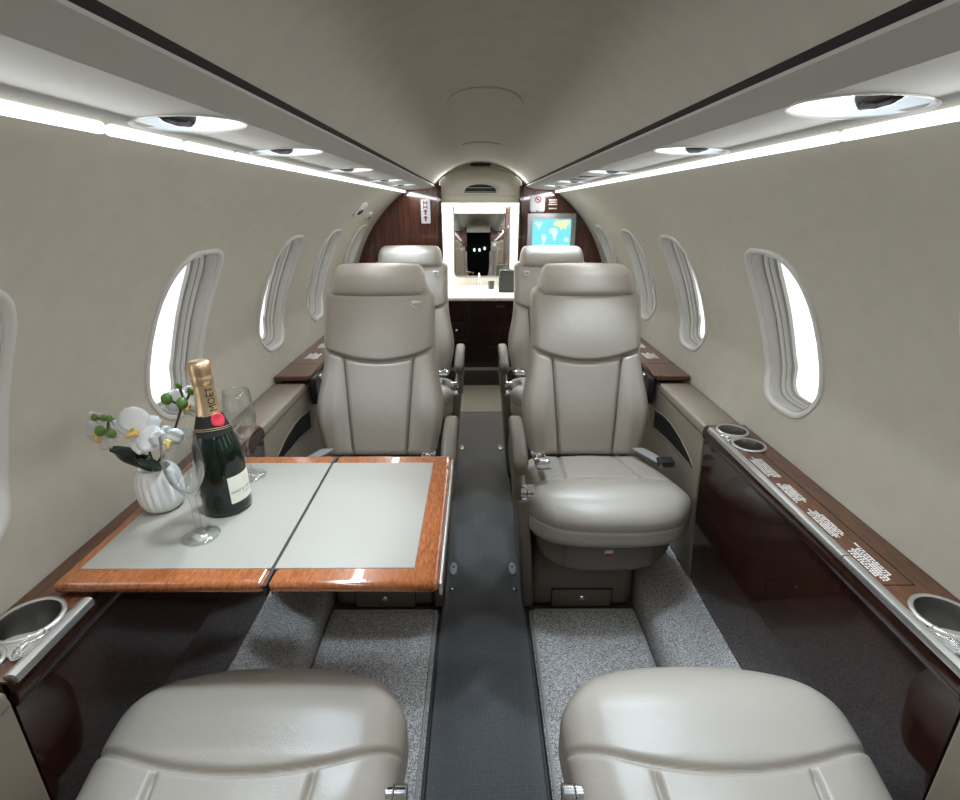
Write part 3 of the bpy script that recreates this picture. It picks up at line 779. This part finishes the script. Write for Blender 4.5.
g.loft([[wrap(sa + r * math.cos(q) / .020 * (1 + .05 * math.cos(5 * q)), .188 + r * 1.15 * math.sin(q) * (1 + .05 * math.sin(4 * q)), d) for q in (2 * PI * i / n for i in range(n))] for r, d in ((.0105, .0008), (.0105, .0026), (.0085, .0036), (.006, .0028), (.0004, .003))], True, False)
build('wax_seal', g, M['red'], t, 60)

def flute(x, y_, label, liquid=False):
    g = G()
    outer = [(.0005, .0), (.030, .0), (.0315, .0012), (.030, .0028), (.018, .0055), (.009, .0095), (.0055, .018), (.0050, .030), (.0062, .042), (.0052, .052), (.0048, .066), (.0065, .078), (.010, .086), (.0175, .097), (.0245, .110), (.0290, .124), (.0308, .138), (.0300, .158), (.0275, .180), (.0255, .196)]
    inner = [(.0250, .1965), (.0246, .196), (.0266, .180), (.0291, .158), (.0299, .138), (.0281, .124), (.0235, .110), (.0155, .098), (.0075, .090), (.0005, .088)]
    g.lathe(outer + inner, 48, (x, y_, TT)); o = build('champagne_flute', g, M['glass'], None, 60)
    return tag(o, label, 'glass', 'champagne flutes on the table')
flute(-.505, .738, 'empty champagne flute standing in front of the dark bottle')
flute(-.506, .948, 'empty champagne flute standing behind the bottle, on its right')

vx, vy = -.624, .834
prof_v = [(r * .90, z * .93) for r, z in [(.0005, .0), (.028, .0), (.033, .002), (.038, .008), (.0425, .022), (.0440, .040), (.0435, .058), (.0415, .074), (.0375, .085), (.0330, .090), (.0300, .0925), (.0265, .091), (.027, .084), (.036, .060), (.036, .03), (.02, .008), (.0005, .007)]]
def ribs(a, z):
    k = max(0, min(1, (z - .004) / .02)) * max(0, min(1, (.088 - z) / .03)); return 1 + .10 * abs(math.sin(9 * a + 1.2 * z / .09)) * k - .07 * k
g = G(); g.lathe(prof_v, 144, (vx, vy, TT), ribs); o = build('vase', g, M['ceramic'], None, 60); tag(o, 'small white ribbed ceramic vase on the table by the left wall', 'vase')

orch = thing('orchid_spray', 'white orchid blooms with green buds standing in the ribbed vase', 'flower', (vx, vy, TT + .08))
def petal_geo(c, ax, side, nrm, L, W, cup=.25, tip=1.0):
    g = G(); rows = 9; cols = 7; loops = []
    for i in range(rows + 1):
        q = i / rows; w = W * (math.sin(PI * min(1, q * .93 + .04)) ** .62) * (1 if q < .55 else 1 - (1 - tip) * (q - .55))
        row = []
        for j in range(cols):
            s_ = -1 + 2 * j / (cols - 1)
            row.append(tuple(c + ax * (L * q) + side * (w * s_) + nrm * (cup * L * (.35 * q * q - .22 * s_ * s_ * q) + .0015 * math.sin(9 * q + 4 * s_))))
        loops.append(row)
    g.loft(loops, False, False); return g
def solid(o, th=.0009):
    md = o.modifiers.new('solidify', 'SOLIDIFY'); md.thickness = th; return o
def bloom(c, face, upv, size):
    c = Vector(c); n = Vector(face).normalized(); u = Vector(upv); u = (u - n * u.dot(n)).normalized(); r = u.cross(n)
    g = G(); g.ball(tuple(c + n * .006), .0042, 8); g.tube([tuple(c + n * .004), tuple(c + n * .012 - u * .004), tuple(c + n * .014 - u * .011), tuple(c + n * .010 - u * .017)], [.004, .0045, .004, .0012], 8)
    for q in (-1, 1): g.tube([tuple(c + n * .006), tuple(c + n * .010 + r * q * .006 - u * .002), tuple(c + n * .014 + r * q * .007 + u * .004)], [.003, .0034, .0008], 7)
    b = build('bloom', g, M['yellow'], orch, 60)
    for ang, L, W, k in ((90, .042, .015, -.004), (210, .042, .015, -.004), (330, .042, .015, -.004), (160, .045, .026, .0), (20, .045, .026, .0)):
        a = math.radians(ang); ax = (r * math.cos(a) + u * math.sin(a)); sd = n.cross(ax)
        solid(build('petal', petal_geo(c + n * k, ax, sd, n, L * size, W * size, .28), M['petal'], b, 180))
bloom((-.610, .795, TT + .176), (.25, -.85, .25), (.85, .2, .5), .98)
bloom((-.566, .800, TT + .158), (.55, -.7, -.15), (.1, .1, 1), .62)
bloom((-.676, .800, TT + .172), (-.35, -.80, .0), (-.6, 0, .8), .98)
bloom((-.562, .872, TT + .196), (.45, -.8, .15), (.3, .1, 1), .85)
g = G()
vmouth = (vx, vy, TT + .085)
for pts in ([vmouth, (-.625, .83, TT + .13), (-.630, .815, TT + .170), (-.645, .805, TT + .195), (-.655, .79, TT + .200), (-.668, .785, TT + .207)],
            [vmouth, (-.600, .85, TT + .12), (-.582, .86, TT + .160), (-.565, .855, TT + .19), (-.550, .85, TT + .208), (-.536, .85, TT + .228)],
            [(-.565, .855, TT + .19), (-.562, .85, TT + .205), (-.572, .84, TT + .218)], [(-.550, .85, TT + .208), (-.554, .85, TT + .238)],
            [(-.650, .79, TT + .199), (-.645, .775, TT + .187)]):
    P_ = [Vector(p) for p in pts]; sm = []
    for i in range(len(P_) - 1):
        for q in np.linspace(0, 1, 5)[:-1]: sm.append(tuple(P_[i].lerp(P_[i + 1], q)))
    g.tube(sm + [tuple(P_[-1])], .0022, 7)
build('stem', g, M['stem'], orch, 60)
for p, r in (((-.668, .785, TT + .207), .0056), ((-.653, .785, TT + .206), .0054), ((-.655, .772, TT + .188), .0082), ((-.634, .768, TT + .185), .0078), ((-.640, .78, TT + .207), .0054),
             ((-.574, .838, TT + .220), .0095), ((-.548, .838, TT + .212), .0098), ((-.534, .85, TT + .231), .0072), ((-.554, .85, TT + .241), .0055)):
    g = G(); g.ball(p, r, 8, (1, 1, 1.15)); build('bud', g, M['bud'], orch, 180)
for ax, L, W in (((-.45, -.45, .9), .085, .019), ((.50, -.55, .75), .070, .018), ((.1, -.6, .8), .06, .017)):
    a = Vector(ax).normalized(); sd = a.cross(Vector((0, -1, .2))).normalized(); n_ = sd.cross(a)
    solid(build('leaf', petal_geo(Vector((vx, vy - .005, TT + .082)), a, sd, n_, L, W, .5, .5), M['leaf'], orch, 180), .0012)

# ------------------------------------------------------------------ rear bulkhead
BY = 3.10
DX, DT = .236, 1.292
def bulk_outline(sx, inner, ztop_fn, zbot=0.):
    pts = []
    return pts
def arch_x(z):
    return RC * math.sqrt(max(0, 1 - ((z - ZC) / RC) ** 2)) + .01
for nm, sx in (('wall_back_left', -1), ('wall_back_right', 1)):
    zz = list(np.linspace(-.01, 1.40, 40))
    poly = [(DX, -.01)] + [(max(DX + .001, arch_x(z) if z > .3 else .76), z) for z in zz] + [(DX, 1.40)]
    g = G(); g.prism([(sx * a, b) for a, b in poly], lambda a, b, d: (a, d, b), BY, BY + .035); struct(nm, g, M['woodbulk'], smooth=30)
    g = G(); g.box(*(sorted((sx * (DX - .012), sx * (DX + .012)))), BY - .012, BY + .045, -.01, 1.315); o = struct('trim_%d' % (3 if sx < 0 else 4), g, M['wooddark'], smooth=30); bevel(o, .005)
    g = G(); g.box(*(sorted((sx * (DX + .012), sx * .64))), BY - .004, BY, .872, .8735); o = build('panel_joint_line', g, M['steel'], None, 0); tag(o, None, None, None, 'structure'); o.name = 'trim_%d' % (5 if sx < 0 else 6)
# cream header above the doorway, with arch ring
g = G(); pts = [(-DX, 1.24)] + [(-DX, 1.345)] + [ceil_pt(x, 0)[0::2] for x in np.linspace(-.235, .235, 25)] + [(DX, 1.345), (DX, 1.24)]
g.prism(pts, lambda a, b, d: (a, d, b), BY + .06, BY + .09); struct('wall_back_header', g, M['cream'], smooth=30)
g = G(); up_c = [ceil_pt(x, 0)[0::2] for x in np.linspace(-.205, .205, 33)]
lo_c = [(x, z - .024 * max(0, 1 - (x / .205) ** 2) - .001) for x, z in up_c]
g.loft([[(x, BY - .004, z + .004) for x, z in up_c], [(x, BY - .004, z) for x, z in lo_c], [(x, BY + .07, z) for x, z in lo_c]], False, False)
struct('trim_7', g, M['ceil'], smooth=40)
g = G(); g.box(-DX, DX, BY + .040, BY + .10, 1.222, 1.262); bevel(struct('trim_8', g, M['cream'], smooth=30), .006)
t = thing('air_grille', 'half-round dark air grille in the cream arch above the rear doorway', 'vent', (0, BY + .055, 1.272))
hv = [(.096 * math.cos(PI * i / 24), 1.274 + .052 * math.sin(PI * i / 24) ** .7) for i in range(25)]
g = G(); g.prism(hv, lambda a, b, d: (a, d, b), BY + .050, BY + .062); build('backing', g, M['darkgap'], t, 30)
g = G(); g.tube([(a, BY + .048, b) for a, b in hv + hv[:1]], .0035, 6); build('grille_frame', g, M['winframe'], t, 60)
for k in range(4):
    z = 1.282 + .011 * k; w_ = .090 * math.sqrt(max(.05, 1 - ((z - 1.274) / .054) ** 2)); g = G(); g.rbox((0, BY + .046, z), (w_, .004, .0016), .001, (3, 2, 2)); build('slat', g, M['gunmetal'] if k % 2 else M['winframe'], t, 40)
g = G(); g.rbox((0, BY - .03, ZCE + RCE - .012), (.056, .010, .0085), .003, (4, 3, 3)); o = build('ceiling_sign', g, M['black'], None, 50); tag(o, 'small black rectangular sign at the top of the rear ceiling arch', 'sign')

# signs and monitor
t = thing('wall_sign', 'narrow white upright sign with dark red print on the left wood bulkhead', 'sign', (-.317, BY - .004, 1.175))
g = G(); g.rbox((-.317, BY - .005, 1.176), (.027, .003, .066), .0025, (4, 2, 6)); build('plate', g, M['white'], t, 50)
g = G(); yq = BY - .0095
for z in (1.222, 1.199): g.box(-.330, -.325, yq, yq + .002, z - .010, z + .010); g.box(-.311, -.306, yq, yq + .002, z - .010, z + .010); g.box(-.326, -.310, yq, yq + .002, z - .003, z + .003)
for z in (1.172, 1.137): 
    g.prism([(-.335, z + .002), (-.318, z + .016), (-.301, z + .002), (-.313, z + .004), (-.313, z - .014), (-.323, z - .014), (-.323, z + .004)], lambda a, b, d: (a, d, b), yq, yq + .002)
build('red_print', g, M['redlet'], t, 0)
t = thing('wall_sign', 'white square no-smoking placard above the monitor', 'sign', (.330, BY - .004, 1.215))
g = G(); g.rbox((.329, BY - .006, 1.216), (.043, .003, .046), (.012, .0025, .012), (8, 2, 8)); build('plate', g, M['white'], t, 50)
g = G(); g.tube([(.331 + .016 * math.cos(a), BY - .0095, 1.240 + .016 * math.sin(a)) for a in np.linspace(0, 2 * PI, 25)], .0025, 6); g.tube([(.320, BY - .0095, 1.251), (.342, BY - .0095, 1.229)], .0025, 6); build('red_circle', g, M['red'], t, 60)
g = G(); g.box(.322, .336, BY - .0092, BY - .008, 1.238, 1.242); g.box(.324, .334, BY - .0092, BY - .008, 1.176, 1.181); build('black_print', g, M['ink'], t, 0)
g = G(); rnd = random.Random(5)
for r in range(4):
    x = .392 + rnd.random() * .006; zq = 1.238 - r * .012 - (.010 if r == 3 else 0)
    while x < .440: l = rnd.choice((.004, .006, .008)); g.box(x, x + l, BY - .0015, BY, zq - .0035, zq + .0035); x += l + .0018
o = build('bulkhead_lettering', g, M['letter'], None, 0); tag(o, 'rows of tiny white lettering on the wood bulkhead right of the no-smoking placard', 'lettering')

def make_monitor(label, loc, rz):
    t = thing('monitor', label, 'monitor', (0, 0, 0)); t.location = (0, 0, 0)
    g = G(); g.rbox((0, -.016, 0), (.142, .014, .104), (.010, .006, .010), (6, 4, 6)); build('bezel', g, M['bezel'], t, 50, world=False)
    g = G(); g.box(-.112, .112, -.0305, -.0295, -.092, .072); s_ = build('screen', g, M['sea'], t, 0, world=False)
    def poly(pl, sx_, sy_, ox, oy, mat, nm='land'):
        g = G(); g.prism([(ox + a * sx_, oy + b * sy_) for a, b in pl], lambda a, b, d: (a, d, b), -.0312, -.0306); build(nm, g, mat, s_, 0, world=False)
    poly([(-1.0, .8), (-.7, 1), (-.3, .95), (.1, 1.0), (.2, .7), (0, .5), (-.2, .3), (-.25, .0), (-.1, -.2), (-.3, -.1), (-.5, .2), (-.65, .5)], .040, .040, -.062, .018, M['land'])
    poly([(-.2, .8), (.3, .7), (.7, .35), (.5, -.2), (.2, -.9), (.0, -1.0), (-.1, -.3), (-.35, .3)], .030, .036, -.048, -.038, M['land'])
    poly([(-.7, .8), (0, .9), (.6, .75), (.9, .3), (.6, -.1), (.45, -.7), (.2, -1), (-.05, -.5), (-.2, .05), (-.7, .1), (-.9, .45)], .030, .040, .012, -.012, M['land'])
    poly([(-1, .1), (-.9, .5), (-.5, .9), (.1, .8), (.7, 1.0), (1.2, .7), (1.1, .3), (.8, -.1), (.6, -.7), (.35, -.3), (.1, -.8), (-.2, -.2), (-.6, -.1)], .045, .034, .052, .036, M['landy'])
    poly([(-.8, .2), (-.3, .8), (.3, .6), (.8, .0), (.5, -.7), (-.1, -.5), (-.7, -.5)], .018, .018, .088, -.042, M['land'])
    t.location = loc; t.rotation_euler = (0, 0, rz)
    return t
make_monitor('silver-framed monitor showing a world map on the right rear bulkhead', (.414, BY - .001, 1.063), 0)

# ------------------------------------------------------------------ lavatory
LX, LY1 = .44, 4.02
for nm, b in (('wall_lavatory_left', (-LX - .02, -LX, BY + .03, LY1, -.01, 1.40)), ('wall_lavatory_right', (LX, LX + .02, BY + .03, LY1, -.01, 1.40)), ('wall_lavatory_back', (-LX - .02, LX + .02, LY1, LY1 + .02, -.01, 1.42)),
              ('ceiling_lavatory', (-LX - .02, LX + .02, BY + .09, LY1 + .02, 1.345, 1.365))):
    g = G(); g.box(*b); struct(nm, g, M['lavwall'], smooth=0)
g = G(); g.box(-LX - .02, LX + .02, 3.41, LY1 + .02, -.03, .108); struct('floor_lavatory', g, M['floorbase'], smooth=0)
t = thing('vanity_cabinet', 'dark wood vanity cabinet below the sink at the far end of the aisle', 'cabinet', (0, 3.6, .108))
g = G(); g.box(-.43, .43, 3.46, 3.98, .108, .600); build('body', g, M['woodvanity'], t, 30)
g = G(); g.box(-.075, .235, 3.449, 3.461, .128, .590); d = build('door', g, M['woodvanity'], t, 30); bevel(d, .003)
g = G(); g.rbox((.142, 3.447, .560), (.030, .003, .008), .002, (4, 2, 3)); build('latch', g, M['gunmetal'], d, 50)
for z0, z1, kn in ((.46, .590, None), (.335, .452, -.165), (.225, .327, -.150), (.128, .217, None)):
    g = G(); g.box(-.245, -.085, 3.449, 3.461, z0, z1); d = build('drawer', g, M['woodvanity'], t, 30); bevel(d, .003)
    if kn: g = G(); g.ball((kn, 3.445, (z0 + z1) / 2), .008, 6); build('knob', g, M['chrome'], d, 180)
g = G(); g.box(-.43, .43, 3.430, 3.452, .108, .122); build('kick_strip', g, M['steel'], t, 0)
g = G(); g.rbox((0, 3.71, .613), (.435, .285, .014), .010, (10, 8, 4)); o = build('countertop', g, M['counter'], t, 50)
g = G(); g.lathe([(.098, .002), (.106, .003), (.106, .005), (.096, .005), (.090, .002), (.0005, .001)], 40, (-.06, 3.70, .627)); build('basin', g, M['steel'], t, 50)
t = thing('faucet', 'small chrome faucet behind the sink, below the mirror', 'faucet', (-.005, 3.86, .627))
g = G(); g.lathe([(.016, 0), (.016, .01), (.011, .014), (.011, .07), (.009, .076), (.0005, .077)], 20, (-.005, 3.86, .627)); build('body', g, M['chrome'], t, 50)
g = G(); g.tube([(-.005, 3.86, .682), (-.005, 3.83, .690), (-.005, 3.79, .684), (-.005, 3.785, .675)], .007, 8); build('spout', g, M['chrome'], t, 60)
g = G(); g.tube([(-.005, 3.86, .700), (-.005, 3.875, .716)], .005, 8); build('handle', g, M['chrome'], t, 60)
g = G(); g.lathe([(.0005, .0), (.022, .0), (.025, .055), (.0235, .055), (.021, .003), (.0005, .003)], 24, (.085, 3.80, .627)); o = build('cup', g, M['gunmetal'], None, 40); tag(o, 'small dark cup on the lavatory counter right of the faucet', 'cup')
t = thing('toiletry_bag', 'dark grey-green upright bag on the counter at the right', 'bag', (.19, 3.66, .627))
g = G(); g.rbox((.195, 3.66, .705), (.060, .035, .078), .010, (8, 6, 8), lambda P, Q: np.column_stack([P[:, 0] * (1 - .05 * Q[:, 2]), P[:, 1], P[:, 2]])); build('body', g, M['bag'], t, 60)
g = G(); g.tube([(.155, 3.625, .770), (.160, 3.62, .790), (.185, 3.62, .800), (.21, 3.62, .790), (.215, 3.625, .770)], .004, 6); build('handle', g, M['black'], t, 60)
t = thing('wall_mirror', 'tall mirror over the sink, reflecting the cabin, with rounded lower corners', 'mirror', (.015, 3.99, .93))
hx, zb, zt, rr = .210, .694, 1.200, .03
mp_ = [(-hx, zt)] + [(-hx + rr - rr * math.cos(a), zb + rr - rr * math.sin(a)) for a in np.linspace(0, PI / 2, 8)] + [(hx - rr + rr * math.sin(a), zb + rr - rr * math.cos(a)) for a in np.linspace(0, PI / 2, 8)] + [(hx, zt)]
g = G(); g.prism(mp_, lambda a, b, d: (a + .015, 3.985 + d, b), 0, .006); mg = build('mirror_glass', g, M['mirror'], t, 0)
g = G(); g.tube([(a + .015, 3.985, b) for a, b in mp_], .005, 6); build('mirror_frame', g, M['gunmetal'], t, 60)
g = G(); g.rbox((.015, 3.972, zt + .008), (.232, .016, .011), .004, (4, 3, 3)); build('top_rail', g, M['webbing'], t, 50)
t.rotation_euler = (math.radians(-2.7), 0, 0)
g = G(); loops = []
for z, w_, dd in ((1.10, .004, .004), (1.085, .010, .008), (1.05, .020, .012), (.98, .030, .018), (.90, .034, .02), (.86, .030, .02), (.855, .012, .01)):
    loops.append([(.262 + w_ * .7 * math.cos(a) * (1 + .12 * math.sin(5 * a)), 3.165 + dd * math.sin(a), z) for a in np.linspace(0, 2 * PI, 25)[:-1]])
g.loft(loops, True, True); o = build('hanging_garment', g, M['cloth'], None, 60); tag(o, 'dark green cloth hanging at the right side of the rear doorway', 'cloth')
g = G(); g.tube([(.262, 3.165, 1.10), (.264, 3.165, 1.118), (.264, 3.155, 1.122), (.264, 3.136, 1.122)], .003, 6); o = build('coat_hook', g, M['steel'], None, 60); tag(o, 'small metal hook above the hanging dark green cloth', 'hook')

# small wall units near the rear left windows
for k, (y_, z, a) in enumerate(((2.40, 1.192, .062), (2.72, 1.160, .038))):
    s_ = s_of_z(z); x, zz, nx_, nz_ = prof(s_)
    t = thing('wall_outlet', ['larger white wall unit above the rear left windows', 'smaller white wall unit beside the left bulkhead'][k], 'wall unit', (-x, y_, zz), 'small white wall units')
    ez = Vector((nx_, 0, -nz_)); up_ = Vector((-nz_ * -1, 0, nx_)) 
    m = Matrix(((0, -nz_ * -1, nx_), (1, 0, 0), (0, nx_, -nz_))) if False else None
    def Q_(u_, v_, w_): return (-(x - nx_ * w_) + nz_ * v_, y_ + u_, zz - nz_ * w_ + nx_ * v_)
    g = G(); lp = []
    for w_, sc in ((-.003, 1), (.006, 1), (.010, .9), (.011, .2)):
        lp.append([Q_(a * sc * math.copysign(abs(math.cos(q)) ** .5, math.cos(q)), a * .62 * sc * math.copysign(abs(math.sin(q)) ** .5, math.sin(q)), w_) for q in np.linspace(0, 2 * PI, 29)[:-1]])
    g.loft(lp, True, True); build('cover', g, M['white'], t, 40)
    g = G(); lp = [[Q_(a * .62 * math.cos(q), -a * .15 + a * .25 * math.sin(q), w_) for q in np.linspace(0, 2 * PI, 21)[:-1]] for w_ in (.008, .0125)]
    g.loft(lp, True, True); build('slot', g, M['gunmetal'], t, 40)

# ------------------------------------------------------------------ forward end (seen in the mirror)
for sx, nm in ((-1, 'wall_front_left'), (1, 'wall_front_right')):
    zz = list(np.linspace(-.01, 1.42, 40)); poly = [(.20, -.01)] + [(max(.201, arch_x(z) if z > .3 else .76), z) for z in zz] + [(.20, 1.42)]
    g = G(); g.prism([(sx * a, b) for a, b in poly], lambda a, b, d: (a, d, b), Y0 - .03, Y0); struct(nm, g, M['woodbulk'], smooth=30)
g = G(); g.box(-.21, .21, Y0 - .03, Y0, 1.27, 1.46); struct('wall_front_header', g, M['cream'], smooth=0)
for nm, b in (('wall_cockpit_left', (-.52, -.50, Y0 - 1.2, Y0 - .02, -.02, 1.42)), ('wall_cockpit_right', (.50, .52, Y0 - 1.2, Y0 - .02, -.02, 1.42)), ('wall_cockpit_front', (-.52, .52, Y0 - 1.22, Y0 - 1.2, -.02, 1.42)), ('ceiling_cockpit', (-.52, .52, Y0 - 1.2, Y0 - .02, 1.40, 1.42)), ('floor_cockpit', (-.52, .52, Y0 - 1.2, Y0, -.03, -.01))):
    g = G(); g.box(*b); struct(nm, g, M['cockpit'], smooth=0)
t = thing('instrument_panel', 'dark cockpit instrument panel with small lit screens, seen in the rear mirror', 'instrument panel', (0, Y0 - 1.15, 0))
g = G(); g.rbox((0, Y0 - 1.15, .545), (.42, .035, .553), .02, (4, 3, 4)); build('panel', g, M['cockpit'], t, 50)
for x, z in ((-.08, 1.00), (.02, 1.00), (.12, 1.03)):
    g = G(); g.rbox((x, Y0 - 1.111, z), (.020, .005, .028), .004, (3, 2, 3)); build('screen', g, M['instr'], t, 40)
make_monitor('forward monitor with a world map, seen in the rear mirror', (.36, Y0 + .002, 1.02), PI)

# ------------------------------------------------------------------ light
w = bpy.data.worlds.new('daylight'); scene.world = w; w.use_nodes = True
bg = w.node_tree.nodes['Background']; bg.inputs[0].default_value = (.95, .98, 1., 1); bg.inputs[1].default_value = 1.5
for sx, y_, c, ez in SPOT:
    L = bpy.data.lights.new('reading_spot', 'SPOT'); L.energy = 17.0; L.color = (.70, .86, 1.); L.spot_size = math.radians(62); L.spot_blend = .6; L.shadow_soft_size = .035
    o = bpy.data.objects.new('reading_spot', L); col.objects.link(o); o.location = c - Vector((0, 0, .006)) + Vector((0, .020, 0))
    d = Vector((0, -.05 if y_ < .8 else -.22, -1)); o.rotation_euler = d.to_track_quat('-Z', 'Y').to_euler()
def area(nm, loc, sx_, sy_, e, colr, rot=(0, 0, 0)):
    L = bpy.data.lights.new(nm, 'AREA'); L.shape = 'RECTANGLE'; L.size = sx_; L.size_y = sy_; L.energy = e; L.color = colr
    o = bpy.data.objects.new(nm, L); col.objects.link(o); o.location = loc; o.rotation_euler = rot; return o
for sx in (-1, 1):
    area('strip_light', (sx * .420, 1.02, 1.272), .03, 4.1, 6.5, (.95, .975, 1.), (0, sx * math.radians(38), 0))
    area('cove_light', (sx * .200, 3.00, 1.318), .03, .03, .22, (1, .97, .88), (math.radians(-100), 0, 0))
area('lavatory_light', (0, 3.62, 1.338), .70, .60, 15, (1, .97, .88))

# ------------------------------------------------------------------ camera
F = 500.; PITCH = math.atan(193 / 500); YAW = math.atan(2.5 / 536)
cd = bpy.data.cameras.new('camera'); cd.sensor_fit = 'HORIZONTAL'; cd.sensor_width = 36; cd.lens = 36 * F / 960; cd.clip_start = .02; cd.clip_end = 60
co = bpy.data.objects.new('camera', cd); col.objects.link(co); co.location = (-.017, 0, 1.2); co.rotation_euler = (PI / 2 - PITCH, 0, -YAW)
scene.camera = co
vs = scene.view_settings; vs.view_transform = 'Standard'; vs.look = 'None'; vs.exposure = .25; vs.gamma = 1.; vs.use_curve_mapping = False
cy = scene.cycles; cy.max_bounces = 10; cy.diffuse_bounces = 6; cy.glossy_bounces = 5; cy.transmission_bounces = 8; cy.transparent_max_bounces = 10
cy.sample_clamp_indirect = 4.; cy.caustics_reflective = False; cy.caustics_refractive = False
try: cy.use_denoising = True; cy.denoiser = 'OPENIMAGEDENOISE'
except Exception: pass
